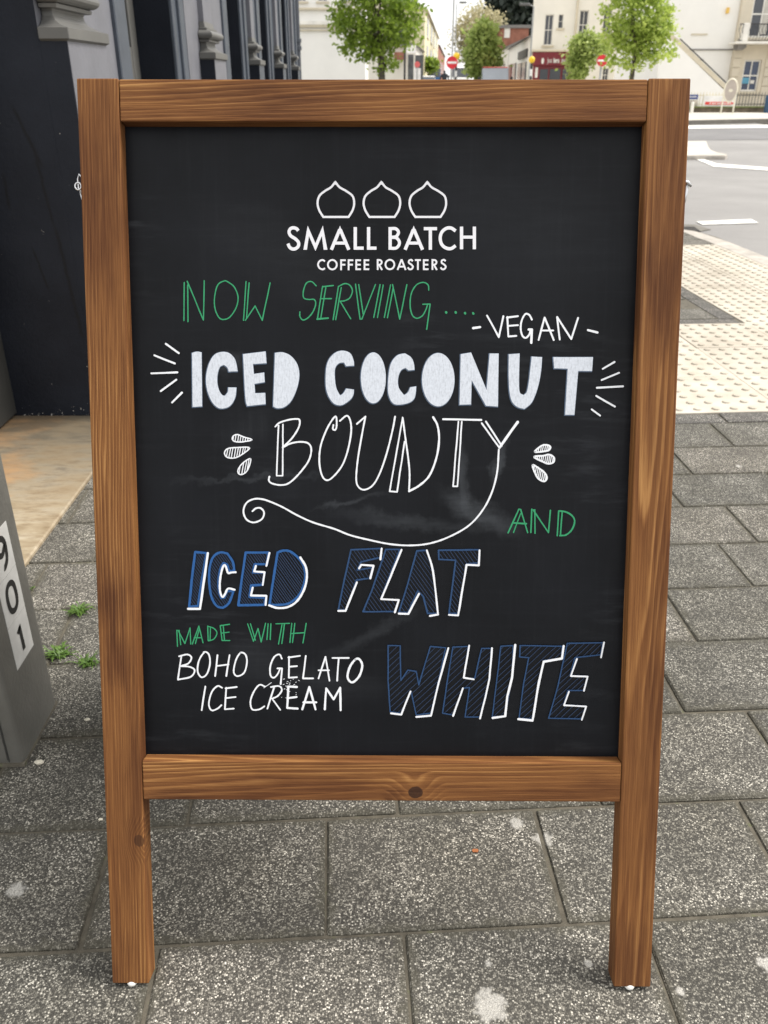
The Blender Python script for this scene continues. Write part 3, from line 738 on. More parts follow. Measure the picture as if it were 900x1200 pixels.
for p in ([(738, 153), (803, 115)], [(732, 215), (828, 175)], [(705, 258), (850, 250)], [(702, 303), (805, 362)], [(677, 378), (723, 412)]): i.l(p, 2.3)
i.done(IW, 'white rays drawn at both ends of the words ICED COCONUT')
i = Ink('I'); y1 = 2.1
i.c([(385, 105), (410, 82), (460, 65), (510, 58), (535, 65), (530, 110), (490, 175), (438, 228)], y1)
i.c([(430, 235), (480, 210), (540, 200), (590, 210), (608, 250), (590, 320), (530, 400), (470, 455), (420, 468), (365, 458), (345, 440), (348, 415)], y1)
i.l([(405, 98), (393, 410), (430, 410)], y1-.3).l([(432, 92), (430, 410)], y1-.3)
i.c([(745, 95), (742, 120), (757, 125), (765, 100), (762, 45), (740, 60), (700, 130), (665, 230), (658, 330), (675, 410), (705, 438), (745, 415), (800, 345), (835, 250), (855, 140), (850, 70), (828, 38), (785, 70)], y1)
i.crop = 'J'
i.l([(35, 72), (78, 35)], y1).c([(78, 35), (60, 130), (40, 250), (32, 350), (45, 390), (75, 402), (115, 380), (150, 320), (185, 220), (215, 100), (227, 35)], y1)
i.l([(265, 40), (200, 410), (237, 413), (275, 160)], 1.9).c([(265, 40), (280, 150), (295, 260), (300, 330), (297, 410)], y1).c([(297, 410), (350, 380), (400, 330), (435, 240), (448, 150), (440, 80), (418, 38)], 2.5)
i.l([(468, 48), (660, 52)], 2.4).l([(545, 60), (518, 385), (540, 385), (562, 60)], 1.9)
i.l([(662, 68), (750, 190)], 2.0).l([(683, 60), (762, 182)], 2.2).l([(843, 62), (752, 190)], 3.2)
i.done(IW, 'white outlined word BOUNTY in thin tall letters')
i = Ink('I')
sw = [(243, 630), (265, 612), (295, 612), (315, 640), (300, 680), (250, 700), (205, 680), (187, 630), (205, 580), (250, 555), (300, 555), (350, 570), (430, 605), (520, 655), (620, 700)]
jx = lambda x, y: ((410+x/4.2857-250)*5.294, (480+y/4.2857-480)*5.294)
sw += [jx(*p) for p in ((-78, 599), (0, 630), (100, 655), (200, 675), (300, 682), (400, 672), (500, 638), (600, 580), (670, 500), (715, 410), (740, 310), (748, 200))]
i.c(sw, 2.2); i.done(IW, 'long white curling tail swept under the word BOUNTY')
i = Ink('I')
dl = [[(240, 187), (190, 170), (150, 155), (125, 163), (118, 183), (135, 198), (180, 200), (240, 187)], [(225, 237), (150, 235), (90, 242), (70, 268), (85, 295), (130, 300), (175, 280), (225, 237)], [(232, 305), (185, 330), (155, 370), (158, 398), (185, 400), (215, 370), (232, 305)]]
for d in dl: i.c(d, 1.6); i.hatch(d[:-1], 1.2, 15, 1.75)
i.crop = 'K'
for d in ([(425, 145), (480, 95), (525, 85), (560, 100), (550, 130), (500, 142), (425, 145)], [(418, 190), (500, 180), (550, 170), (592, 195), (590, 235), (545, 250), (490, 230), (418, 190)], [(405, 262), (460, 290), (515, 335), (530, 380), (505, 405), (460, 385), (430, 340), (405, 262)]):
    i.c(d, 2.2); i.hatch(d[:-1], 1.2, 17, 1.75)
i.done(IW, 'six hatched white drops either side of the word BOUNTY')
i = Ink('K'); a1 = 1.8
i.l([(285, 650), (190, 858)], a1).l([(300, 690), (238, 855)], a1-.3).l([(287, 650), (300, 652), (362, 855)], a1).l([(230, 770), (350, 778)], a1+.3)
i.l([(398, 650), (390, 855)], a1).l([(425, 655), (427, 862)], a1).l([(410, 655), (545, 855), (562, 660)], a1).l([(635, 665), (622, 882)], a1).l([(665, 680), (650, 880)], a1)
i.c([(638, 665), (700, 675), (755, 710), (775, 760), (750, 830), (700, 875), (645, 882)], a1+.3)
i.done(IG, 'green handwritten word AND')

L1 = [[(108, 65), (182, 72), (150, 260), (125, 420), (68, 425), (85, 250)],
      [(365, 190), (355, 130), (320, 75), (270, 68), (225, 100), (203, 170), (200, 260), (215, 360), (250, 420), (290, 432), (330, 400), (360, 322), (318, 322), (300, 365), (280, 368), (264, 320), (262, 240), (275, 175), (295, 138), (318, 150), (330, 190)],
      [(440, 68), (590, 68), (580, 145), (500, 145), (488, 200), (565, 200), (550, 280), (475, 285), (465, 360), (570, 365), (565, 412), (392, 415), (415, 240)],
      [(650, 68), (690, 55), (740, 65), (800, 120), (830, 190), (825, 270), (790, 350), (730, 400), (670, 412), (597, 412), (620, 260)]]
L1 = [L1[0], smooth(L1[1]), L1[2], smooth(L1[3])]
i = Ink('L'); i.z = .0003
for p in L1: i.hatch(p, 1.1, 15, .95)
i.done(IH, 'dark blue hatching inside the blue word ICED')
i = Ink('L'); i.z = .002
for p in L1: i.l(p+[p[0]], 3.0)
i.done(IB, 'bright blue outlined word ICED')
i = Ink('L'); i.z = .0028
i.l([(192, 72), (140, 438), (62, 438)], 3.0).c([(375, 197), (345, 199), (325, 202), (312, 165), (300, 150), (285, 180), (272, 250), (272, 320), (288, 360), (305, 340), (325, 305), (368, 312)], 2.6)
i.l([(597, 70), (577, 155)], 2.5).l([(508, 155), (497, 192), (565, 197), (553, 280)], 2.5).l([(487, 298), (475, 350), (577, 352), (572, 412)], 2.5)
i.c([(800, 100), (835, 160), (843, 230), (825, 310), (780, 385), (720, 425), (650, 432), (595, 415)], 2.8)
i.done(IW, 'white drop edge on the blue word ICED')
L2 = [('M', [(125, 42), (295, 35), (288, 85), (180, 110), (160, 155), (245, 140), (228, 200), (155, 210), (100, 375), (55, 375), (90, 200)]),
      ('M', [(318, 40), (395, 40), (290, 315), (390, 322), (372, 385), (192, 385), (240, 270)]),
      ('M', [(490, 48), (545, 45), (580, 150), (605, 395), (550, 395), (525, 300), (495, 270), (440, 390), (390, 390), (440, 230)]),
      ('M', [(610, 45), (835, 42), (830, 115), (765, 120), (720, 395), (668, 395), (705, 100), (612, 95)])]
L3 = [('O', [(65, 72), (160, 75), (165, 345), (220, 265), (285, 275), (305, 380), (395, 80), (515, 90), (450, 380), (400, 600), (285, 615), (245, 430), (165, 600), (82, 590), (65, 350)]),
      ('O', [(570, 85), (690, 80), (655, 325), (740, 330), (795, 95), (870, 95), (855, 330), (780, 630), (665, 630), (700, 400), (645, 405), (575, 615), (490, 600), (535, 300)]),
      ('P', [(130, 70), (215, 65), (210, 280), (160, 560), (70, 565), (105, 280)]),
      ('P', [(265, 65), (560, 70), (555, 155), (430, 170), (395, 330), (350, 580), (258, 575), (290, 330), (325, 150), (262, 145)]),
      ('P', [(595, 50), (845, 45), (830, 130), (650, 150), (615, 275), (740, 280), (710, 380), (600, 380), (570, 480), (725, 490), (700, 580), (465, 575), (530, 350)])]
for LL, word, ang in ((L2, 'FLAT', .95), (L3, 'WHITE', -.75)):
    i = Ink('M')
    for cr_, p in LL: i.crop = cr_; i.hatch(p, .9, 3.8*CR[cr_][2] if word == 'FLAT' else 5.2*CR[cr_][2], ang)
    i.done(IH, 'dark blue hatching inside the word '+word)
    i = Ink('M'); i.z = .002
    for cr_, p in LL: i.crop = cr_; i.l(p+[p[0]], 2.1 if word == 'FLAT' else 1.7)
    i.done(IN, 'dark blue outlined word '+word)
i = Ink('M'); i.z = .0028
for p in ([(295, 35), (288, 95)], [(170, 145), (182, 125), (250, 130), (232, 200)], [(158, 222), (95, 380), (55, 380)], [(405, 42), (292, 315), (390, 320), (368, 388)], [(607, 400), (562, 408)], [(502, 285), (443, 397), (390, 395)], [(837, 45), (833, 128), (765, 125), (718, 405), (668, 402)]): i.l(p, 2.5)
i.c([(545, 45), (575, 140), (592, 260), (607, 400)], 2.4); i.done(IW, 'white drop edge on the word FLAT')
i = Ink('O'); i.z = .0028
for p in ([(88, 600), (168, 610), (240, 430)], [(285, 628), (400, 618), (460, 360), (535, 92)], [(697, 72), (655, 322), (732, 335)], [(648, 405), (572, 620)], [(875, 92), (855, 330), (825, 470), (782, 640)]): i.l(p, 2.4)
i.crop = 'P'
for p in ([(230, 60), (208, 290), (175, 420), (160, 560), (72, 572)], [(570, 68), (558, 155), (430, 178), (395, 330), (352, 590), (252, 580)]): i.l(p, 2.9)
for p in ([(853, 42), (832, 148)], [(663, 158), (620, 278), (738, 282), (712, 382)], [(607, 388), (572, 483), (728, 492), (697, 585)]): i.l(p, 2.1)
i.done(IW, 'white drop edge on the word WHITE')
i = Ink('N'); m1 = 1.5
for p in ([(45, 68), (48, 137)], [(55, 68), (62, 130)], [(50, 68), (80, 125), (102, 58), (105, 127)], [(112, 127), (140, 50), (158, 122)], [(125, 125), (142, 62)], [(120, 100), (152, 100)], [(178, 50), (180, 113)], [(190, 55), (188, 113)],
          [(232, 48), (240, 112), (273, 112)], [(245, 48), (250, 108)], [(232, 48), (272, 42)], [(238, 80), (270, 76)], [(350, 40), (375, 115), (395, 60), (408, 118), (427, 38)], [(362, 40), (383, 110)], [(438, 40), (433, 108)], [(450, 40), (447, 108)],
          [(472, 40), (530, 38)], [(498, 42), (483, 127)], [(508, 42), (497, 125)], [(540, 38), (532, 120)], [(553, 38), (543, 120)], [(602, 38), (588, 122)], [(535, 82), (595, 78)]): i.l(p, m1)
i.c([(178, 50), (205, 60), (218, 80), (205, 105), (182, 113)], m1); i.done(IG, 'green handwritten words MADE WITH')
i = Ink('N'); b1 = 2.1
for p in ([(65, 178), (50, 278)], [(220, 175), (210, 265)], [(272, 175), (258, 265)], [(215, 222), (268, 215)], [(478, 232), (498, 232), (492, 300)], [(528, 182), (527, 272), (562, 270)], [(525, 185), (575, 178)], [(528, 225), (562, 222)],
          [(600, 178), (588, 275), (632, 275)], [(655, 275), (685, 182), (702, 285)], [(655, 240), (700, 240)], [(715, 187), (785, 187)], [(742, 187), (735, 285)]): i.l(p, b1)
for p in ([(55, 180), (90, 172), (108, 185), (95, 210), (62, 222)], [(62, 222), (100, 225), (122, 240), (105, 268), (50, 280)], [(162, 165), (140, 200), (135, 245), (152, 270), (175, 255), (188, 210), (182, 170), (160, 163)],
          [(320, 165), (300, 195), (290, 245), (305, 265), (335, 250), (347, 205), (340, 172), (318, 165)], [(497, 190), (487, 172), (465, 182), (448, 220), (448, 260), (462, 272), (478, 258), (490, 232)]): i.c(p, b1)
i.c([(815, 192), (790, 225), (780, 270), (800, 292), (830, 265), (843, 220), (830, 192), (812, 195)], 2.8)
i.done(IW, 'white handwritten words BOHO GELATO')
i = Ink('N')
for p in ([(168, 310), (152, 412)], [(258, 315), (252, 408), (290, 405)], [(255, 318), (303, 312)], [(255, 360), (298, 355)], [(465, 310), (435, 405)], [(455, 362), (490, 410)]): i.l(p, b1)
for p in ([(525, 310), (520, 402), (565, 405)], [(525, 310), (562, 312)], [(522, 360), (560, 355)], [(585, 408), (615, 312), (642, 408)], [(590, 378), (645, 378)], [(682, 408), (688, 318), (720, 365), (748, 315), (750, 412)]): i.l(p, 2.7)
for p in ([(240, 315), (220, 308), (195, 335), (183, 385), (195, 412), (220, 405), (237, 390)], [(425, 310), (400, 303), (375, 335), (362, 375), (370, 408), (400, 408), (422, 395)], [(450, 312), (485, 308), (497, 325), (480, 350), (455, 362)]): i.c(p, b1)
for k in range(26):
    x, y = random.gauss(530, 26), random.gauss(308, 20); i.l([(x, y), (x+random.uniform(-6, 6), y+random.uniform(-3, 3))], .7)
i.l([(420, 315), (452, 293)], .8)
i.done(IW, 'white handwritten words ICE CREAM')

# ================================================================== PUB FRONT ON THE LEFT
M['navy'] = None
def mk_navy():
    k = NT('navy_masonry_paint'); p = k.pos(); sp = k.n('SeparateXYZ'); k.l(p, sp.inputs[0])
    n = k.noise(p, 4, 6, .6)
    col = k.mix(k.mr(n, .35, .7), (.0062, .0084, .0145, 1), (.0125, .0158, .0245, 1))
    # drips run down the paint
    for (a, b, wd) in DRIPS:
        dx, dz = b.x-a.x, b.z-a.z; L = sqrt(dx*dx+dz*dz)
        px_ = k.math('SUBTRACT', sp.outputs[0], a.x); pz_ = k.math('SUBTRACT', sp.outputs[2], a.z)
        t = k.math('ADD', k.math('MULTIPLY', px_, dx/L), k.math('MULTIPLY', pz_, dz/L))
        q = k.math('ABSOLUTE', k.math('ADD', k.math('ADD', k.math('MULTIPLY', px_, -dz/L), k.math('MULTIPLY', pz_, dx/L)), k.mr(k.noise(p, 25, 3), 0, 1, -.006, .006)))
        m_ = k.math('MULTIPLY', k.mr(q, 0, wd, 1, 0, True), k.math('MULTIPLY', k.mr(t, 0, .03), k.mr(t, L-.03, L, 1, 0)))
        col = k.mix(k.math('MULTIPLY', m_, .75), col, (.004, .004, .005, 1))
    chip = k.noise(p, 55, 4, .75); near = k.mr(sp.outputs[2], 0, .075, .12, 0)
    f = k.mr(k.math('ADD', chip, near), .72, .75, 0, 1)
    f2 = k.mr(k.noise(p, 22, 3, .8), .745, .76, 0, .5)
    col = k.mix(k.math('MAXIMUM', f, f2), col, (.52, .50, .46, 1))
    k.col(col); k.set(.55, spec=.22); k.bump(k.noise(p, 90, 5, .7), .35, .004); return k.m
DRIPS = [(atY(12, 120, 2.806), atY(52, 200, 2.806), .010), (atY(41, 180, 2.806), atY(64, 268, 2.806), .008), (atY(64, 262, 2.806), atY(98, 400, 2.806), .010), (atY(36, 286, 2.806), atY(59, 345, 2.806), .006), (atY(3, 200, 2.806), atY(12, 250, 2.806), .008)]
M['navy'] = mk_navy()
M['bluegrey'] = paint('blue_grey_paint', (.052, .064, .084, 1), .5, var=.12, scale=6, bump=.2)
M['lightgrey'] = paint('light_grey_paint', (.140, .143, .163, 1), .55, var=.10, scale=5, bump=.25)
M['putty'] = paint('putty_paint', (.105, .104, .098, 1), .5, var=.1)
M['pipe'] = paint('pipe_paint', (.035, .042, .055, 1), .45)
def mk_glass(name, c, r=.08):
    k = NT(name); n = k.noise(k.pos(), .8, 3); k.col(k.mix(n, c, tuple(x*1.6 for x in c[:3])+(1,))); k.set(r, spec=.8); return k.m
M['darkglass'] = mk_glass('dark_glass', (.012, .014, .018, 1))
def mk_step():
    k = NT('worn_marble'); p = k.pos(); sp = k.n('SeparateXYZ'); k.l(p, sp.inputs[0])
    n = k.noise(k.mapp(p, (4, 9, 1)), 1.6, 6, .65); v = k.noise(k.mapp(p, (7, 22, 1)), 2, 6, .7); o = k.noise(k.mapp(p, (3, 4, 1), (.9, .2, 0)), 1.2, 5, .65)
    col = k.ramp(n, [(.28, (.20, .145, .085, 1)), (.5, (.32, .26, .175, 1)), (.7, (.46, .405, .31, 1))])
    col = k.mix(k.mr(v, .48, .68, 0, .7), col, (.17, .12, .07, 1))
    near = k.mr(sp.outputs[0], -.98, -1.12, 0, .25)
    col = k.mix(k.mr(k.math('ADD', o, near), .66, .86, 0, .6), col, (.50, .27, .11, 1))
    back = k.mr(k.math('ADD', sp.outputs[1], k.mr(n, .3, .7, -.25, .25)), 2.05, 2.78, 0, .88)  # shade and dirt near the wall, painted into the step's colour
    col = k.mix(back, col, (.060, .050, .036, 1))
    col = k.mix(k.mr(k.noise(p, 9, 6, .75), .62, .7, 0, .6), col, (.13, .11, .085, 1))
    k.col(col); k.set(.5, spec=.4); k.bump(n, .2, .003); return k.m
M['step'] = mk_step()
pub = thing('pub_front', 'dark navy and grey painted shop front with moulded pilasters along the left pavement', 'building', (-1.3, 5, 0))
XW, XP = -.992, -.9125
PZ = 1.165
def ring_stack(bm, x0, x1, y0, y1, prof):
    rg = []
    for z, ins in prof:
        rg.append([bm.verts.new(p) for p in ((x0, y0+ins, z), (x1-ins, y0+ins, z), (x1-ins, y1-ins, z), (x0, y1-ins, z))])
    for a, b in zip(rg[:-1], rg[1:]):
        for k in range(4): bm.faces.new((a[k], a[(k+1) % 4], b[(k+1) % 4], b[k]))
    bm.faces.new(rg[0][::-1]); bm.faces.new(rg[-1])
moul = [(PZ-.012, 0), (PZ-.006, -.010), (PZ+.022, -.010), (PZ+.026, .004), (PZ+.032, .020), (PZ+.042, .036), (PZ+.054, .045), (PZ+.066, .047), (PZ+.072, .044), (PZ+.074, .026), (PZ+.084, .024)]
moul += [(PZ+.086+.042*(1-cos(a))/2, .030-.028*sin(a)) for a in [pi*k/8 for k in range(9)]] + [(PZ+.130, .034), (PZ+.140, .034), (PZ+.142, .045), (PZ+.17, .05)]
piers = [(2.806, 2.806, 3.19, 3.73, True), (4.60, 5.20, 5.57, 6.15, False), (6.77, 7.05, 7.33, 7.75, False), (8.30, 8.70, 8.95, 9.40, False), (9.90, 10.2, 10.4, 10.95, False)]
def part(name, x0, x1, y0, y1, z0, z1, mat, parent=None, bev=0):
    bm = BM(); box(bm, x0, x1, y0, y1, z0, z1, bev); return obj(name, bm, mat, parent or pub)
for i, (ya, pa, pb, yb, first) in enumerate(piers):
    part('pier', (-3.2 if first else -1.75), XW-.012, ya, yb, -.02, 4.6, M['navy'])
    # light painted street face
    if first:
        part('side_panel', XW-.012, XW, pb+.0, yb-.15, -.02, 4.6, M['lightgrey'])
        part('side_panel', XW-.012, XW, pa+.0005, pb, PZ, 4.6, M['lightgrey'])
        part('moulded_strip', XW-.012, XW+.016, yb-.15, yb+.002, -.02, 4.6, M['bluegrey'], bev=.004)
    else:
        part('moulded_strip', XW-.012, XW+.006, ya-.002, ya+.09, -.02, 4.6, M['bluegrey'], bev=.004)
        part('moulded_strip', XW-.012, XW+.020, ya+.09, ya+.17, -.02, 4.6, M['bluegrey'], bev=.004)
        part('moulded_strip', XW-.012, XW-.002, ya+.17, min(ya+.30, pa-.02), -.02, 4.6, M['bluegrey'])
        part('side_panel', XW-.012, XW, min(ya+.30, pa-.02), yb-.16, -.02, 4.6, M['lightgrey'] if i < 2 else M['bluegrey'])
        part('moulded_strip', XW-.012, XW+.014, yb-.16, yb+.002, -.02, 4.6, M['bluegrey'], bev=.004)
    # pedestal with its mouldings and the shaft above
    part('pedestal', XW-.03, XP-.002, pa-.0003, pb, -.02, PZ-.004, M['navy'])
    part('pedestal_face', XP-.002, XP, pa+.003, pb-.0005, -.02, PZ-.004, M['lightgrey'] if i < 2 else M['bluegrey'])
    bm = BM(); ring_stack(bm, XW+.002, XP, pa-.0006, pb, moul)
    bmesh.ops.bevel(bm, geom=[e for e in bm.edges if abs(e.verts[0].co.z-e.verts[1].co.z) > 1e-4], offset=.0015, segments=1, affect='EDGES')
    obj('base_moulding', bm, M['putty'], pub, smooth=False)
    part('pilaster_shaft', XW-.02, XP-.052, pa+.06, pb-.06, PZ+.165, 4.55, M['lightgrey'] if i else M['putty'])
    if first:
        part('pier_corner', XW-.012, XW-.0006, ya-.0010, ya+.002, -.02, 4.6, M['navy'])
# windows set back between the piers
for i in range(len(piers)-1):
    y0, y1 = piers[i][3]+.002, piers[i+1][0]-.002
    part('stall_riser', -1.75, -1.17, y0, y1, -.02, .98, M['lightgrey'])
    part('window_sill', -1.19, -1.10, y0, y1, .98, 1.03, M['putty'], bev=.006)
    wn = part('window', -1.75, -1.20, y0, y1, 1.03, 4.6, M['putty'])
    for a, b in ((y0, y0+.10), (y1-.10, y1), ((y0+y1)/2-.03, (y0+y1)/2+.03)):
        part('frame', -1.205, -1.165, a, b, 1.03, 4.5, M['putty'], wn, .004)
    part('frame', -1.2052, -1.170, y0+.10, y1-.10, 1.03, 1.19, M['putty'], wn)
    for a, b in ((y0+.10, (y0+y1)/2-.03), ((y0+y1)/2+.03, y1-.10)):
        part('pane', -1.2004, -1.185, a+.012, b-.012, 1.205, 4.4, M['darkglass'], wn)
part('fascia', -1.75, -.86, 2.82, 10.95, 4.6, 5.3, M['bluegrey'], bev=.01)
DPX = atY(347, 60, 10.98).x
bm = BM(); tube(bm, [(DPX, 10.98, -.02), (DPX, 10.98, 5.0)], .052, 12); dp = obj('drainpipe', bm, M['pipe'], pub)
for z in (1.42, 3.2): 
    bm = BM(); tube(bm, [(DPX, 10.98, z-.06), (DPX, 10.98, z-.055), (DPX, 10.98, z-.02), (DPX, 10.98, z-.015), (DPX, 10.98, z+.015), (DPX, 10.98, z+.02), (DPX, 10.98, z+.055), (DPX, 10.98, z+.06)], [.053, .066, .066, .057, .057, .066, .066, .053], 12); obj('collar', bm, M['pipe'], dp)
part('upper_storey', -1.75, -1.0, 2.82, 10.95, 5.3, 9.0, M['lightgrey'])
# doorway: stone step and the dark jamb at its inner end
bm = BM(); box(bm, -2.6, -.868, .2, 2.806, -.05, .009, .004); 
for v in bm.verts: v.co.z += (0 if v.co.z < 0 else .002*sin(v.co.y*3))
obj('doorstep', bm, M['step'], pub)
j0 = gnd(15, 487, .022)
part('door_jamb', -2.6, j0.x, 2.60, 2.806, .02, 4.6, paint('dark_jamb', (.028, .028, .026, 1), .6))
part('door_jamb_bead', -2.6, j0.x-.085, 2.585, 2.60, .02, 4.6, bpy.data.materials['dark_jamb'])

# ================================================================== GREY SERVICE POST WITH STICKERS
M['grey_paint'] = paint('grey_post_paint', (.118, .115, .103, 1), .5, var=.14, scale=9, bump=.25, bscale=120)
M['groove'] = paint('groove_dark', (.03, .03, .028, 1), .7)
M['sticker'] = paint('white_sticker', (.56, .56, .545, 1), .45, var=.07, scale=30)
M['black'] = paint('black_print', (.012, .012, .012, 1), .5)
post = thing('service_cabinet', 'grey painted metal cabinet with white number stickers at the left edge of the pavement', 'cabinet', (-.74, 1.19, 0))
PX, PY0, PY1 = -.6175, 1.113, 1.275
bm = BM(); vs = box(bm, -.87, PX, PY0, PY1, .004, 1.15)
es = [e for e in bm.edges if abs(e.verts[0].co.z-e.verts[1].co.z) > .5 and e.verts[0].co.x > -.7]
bmesh.ops.bevel(bm, geom=es, offset=.009, segments=4, affect='EDGES', profile=.5)
body = obj('body', bm, M['grey_paint'], post)
bm = BM(); box(bm, -.86, -.6438, PY0-.0022, PY0+.001, .012, 1.13, .001); obj('door', bm, M['grey_paint'], post)
bm = BM(); box(bm, -.6432, -.6412, PY0-.0010, PY0+.001, .008, 1.13); obj('door_gap', bm, M['groove'], post)
bm = BM(); box(bm, -.875, PX+.004, PY0-.005, PY1+.005, 1.15, 1.165, .003); obj('lid', bm, M['grey_paint'], post)
bm = BM(); box(bm, -.868, PX+.0012, PY0-.003, PY1+.002, -.004, .006); obj('base_seal', bm, M['joint'], post)
s_r, s_l = atX(39, 755, PX), atX(20.5, 787, PX)
y_a, y_b = s_l.y, s_r.y; zb = (s_r.z+s_l.z)/2
tops = [atX(28.3, 712, PX).z, atX(16.4, 663, PX).z]
hh = ((tops[0]-zb) + (tops[1]-tops[0]))/2
digs = {'1': [[(.36, .72), (.52, .86), (.52, .14)]], '0': [cat([(.5, .88), (.3, .78), (.24, .5), (.3, .22), (.5, .12), (.70, .22), (.76, .5), (.70, .78), (.5, .88)])],
        '9': [cat([(.72, .6), (.5, .46), (.3, .55), (.26, .72), (.38, .86), (.6, .86), (.74, .7), (.74, .45), (.66, .22), (.44, .12)])]}
for i, dg in enumerate(('1', '0', '9')):
    z0 = zb + i*hh
    bm = BM(); box(bm, PX-.001, PX+.0006+.0001*i, y_a, y_b, z0+.0006, z0+hh-.0006)
    st = obj('sticker', bm, M['sticker'], post, label='white sticker with black digit '+dg)
    bm = BM(); zz = .0012
    for pl in digs[dg]:
        P3 = [Vector((PX+zz, y_a+(y_b-y_a)*(.5+(a-.5)*.86), z0+hh*(.5+(b-.5)*.80))) for a, b in pl]
        hw = hh*.062
        Lr = []
        for q in range(len(P3)):
            d = (P3[min(q+1, len(P3)-1)]-P3[max(q-1, 0)]).normalized(); n = Vector((0, -d.z, d.y))*hw; Lr.append((P3[q]+n, P3[q]-n))
        vv = [(bm.verts.new(a), bm.verts.new(b)) for a, b in Lr]
        for q in range(len(vv)-1): bm.faces.new((vv[q][0], vv[q+1][0], vv[q+1][1], vv[q][1]))
    o = obj('digit', bm, M['black'], st)

# ================================================================== WEEDS AND LITTER ON THE PAVING
M['weed'] = leafmat('weed_leaf', (.05, .115, .016, 1), (.15, .26, .045, 1), .3)
def tone_attr(me, vals):
    at = me.attributes.new('tone', 'FLOAT', 'POINT'); at.data.foreach_set('value', vals)
def weed(px, py, r, n, label):
    c0 = gnd(px, py, 0); bm = BM(); tones = []
    for k in range(n):
        a = random.uniform(0, 2*pi); L = r*random.uniform(.45, 1.1); rise = random.uniform(.15, .8)
        d = Vector((cos(a), sin(a), 0)); nrm = Vector((-sin(a), cos(a), 0)); wd = .0011+.0013*random.random()
        o0 = c0 + Vector((random.gauss(0, r*.3), random.gauss(0, r*.18), 0)); t = random.random(); prev = None
        for q in range(6):
            f = q/5; p = o0 + d*L*f + Vector((0, 0, .001+L*rise*sin(f*2.2)*.7)); ww = wd*(1.2-f)*(1.5 if q % 2 else .6)
            pr = (bm.verts.new(p+nrm*ww), bm.verts.new(p-nrm*ww)); tones += [t*.6+f*.4]*2
            if prev: bm.faces.new((prev[0], pr[0], pr[1], prev[1]))
            prev = pr
    o = obj('weed', bm, M['weed'], None, c0); tone_attr(o.data, tones)
    tag(o, label, 'weed', 'weeds growing in the paving joints')
weed(70, 768, .030, 80, 'bushy green weed in the slab joint nearest the grey cabinet')
weed(92, 717, .030, 60, 'green weed in the slab joint farthest up, beside the left leg of the chalkboard')
weed(104, 777, .027, 54, 'small green weed in the joint right against the left leg of the chalkboard')
weed(37, 690, .008, 9, 'tiny green weed sprouting beside the stickered edge of the grey cabinet')
weed(596, 1098, .004, 8, 'tiny moss sprout in the slab joint below the middle of the chalkboard') if False else None
M['pebble'] = paint('pale_pebble', (.60, .56, .46, 1), .7, var=.2, scale=200)
def pebble(px, py, r, label):
    c0 = gnd(px, py, r*.4); bm = BM(); bmesh.ops.create_icosphere(bm, subdivisions=2, radius=r)
    for v in bm.verts:
        v.co = Vector((v.co.x*1.35, v.co.y*.9, v.co.z*.55)) * random.uniform(.9, 1.1) + c0
    tag(obj('pebble', bm, M['pebble'], None, gnd(px, py)), label, 'pebble', 'pale pebbles on the paving')
pebble(46, 893, .0062, 'largest pale pebble, at the foot of the grey cabinet')
pebble(102, 843, .0042, 'small pale pebble on the slab between the cabinet and the left chalkboard leg')
pebble(118, 960, .0030, 'tiny pale pebble beside the lower left leg of the chalkboard')
bm = BM(); c0 = gnd(557, 997, .001)
vs = [bm.verts.new(c0+Vector((.005*cos(a), .0035*sin(a), .001*sin(3*a)))) for a in [2*pi*k/8 for k in range(8)]]; bm.faces.new(vs)
r_ = bmesh.ops.extrude_face_region(bm, geom=bm.faces[:]); bmesh.ops.translate(bm, verts=[v for v in r_['geom'] if isinstance(v, bmesh.types.BMVert)], vec=(0, 0, .0008))
tag(obj('dry_leaf', bm, paint('dry_leaf', (.30, .10, .03, 1), .8), None, gnd(557, 997)), 'tiny rust brown leaf scrap on the slab under the chalkboard', 'leaf')

# ================================================================== STREET BEYOND
white = paint('cream_stucco', (.80, .775, .70, 1), .8, var=.04, scale=.8)
white2 = paint('white_stucco', (.82, .81, .78, 1), .8, var=.03, scale=.8)
beige = paint('beige_stucco', (.62, .56, .45, 1), .8, var=.08, scale=1.2)
coping = paint('coping_beige', (.60, .54, .42, 1), .8, var=.08)
winframe = paint('window_frame_white', (.75, .73, .68, 1), .5)
burg = paint('burgundy_paint', (.17, .012, .022, 1), .4)
blackm = paint('black_iron', (.02, .02, .022, 1), .5)
greyroof = paint('grey_slate', (.20, .19, .18, 1), .7)
brick = paint('red_brick_far', (.30, .13, .09, 1), .9, var=.2, scale=2)
yellow = paint('pale_yellow_stucco', (.72, .66, .45, 1), .8, var=.05)
glass = mk_glass('window_glass', (.035, .04, .05, 1), .15)
glassblue = mk_glass('blue_window_glass', (.02, .035, .075, 1), .15)
curtain = paint('window_curtain', (.5, .48, .43, 1), .8)
def px_rect(px0, px1, py0, py1, Y):
    pm = (py0+py1)/2; return atY(px0, pm, Y).x, atY(px1, pm, Y).x, atY(px0, py1, Y).z, atY(px0, py0, Y).z
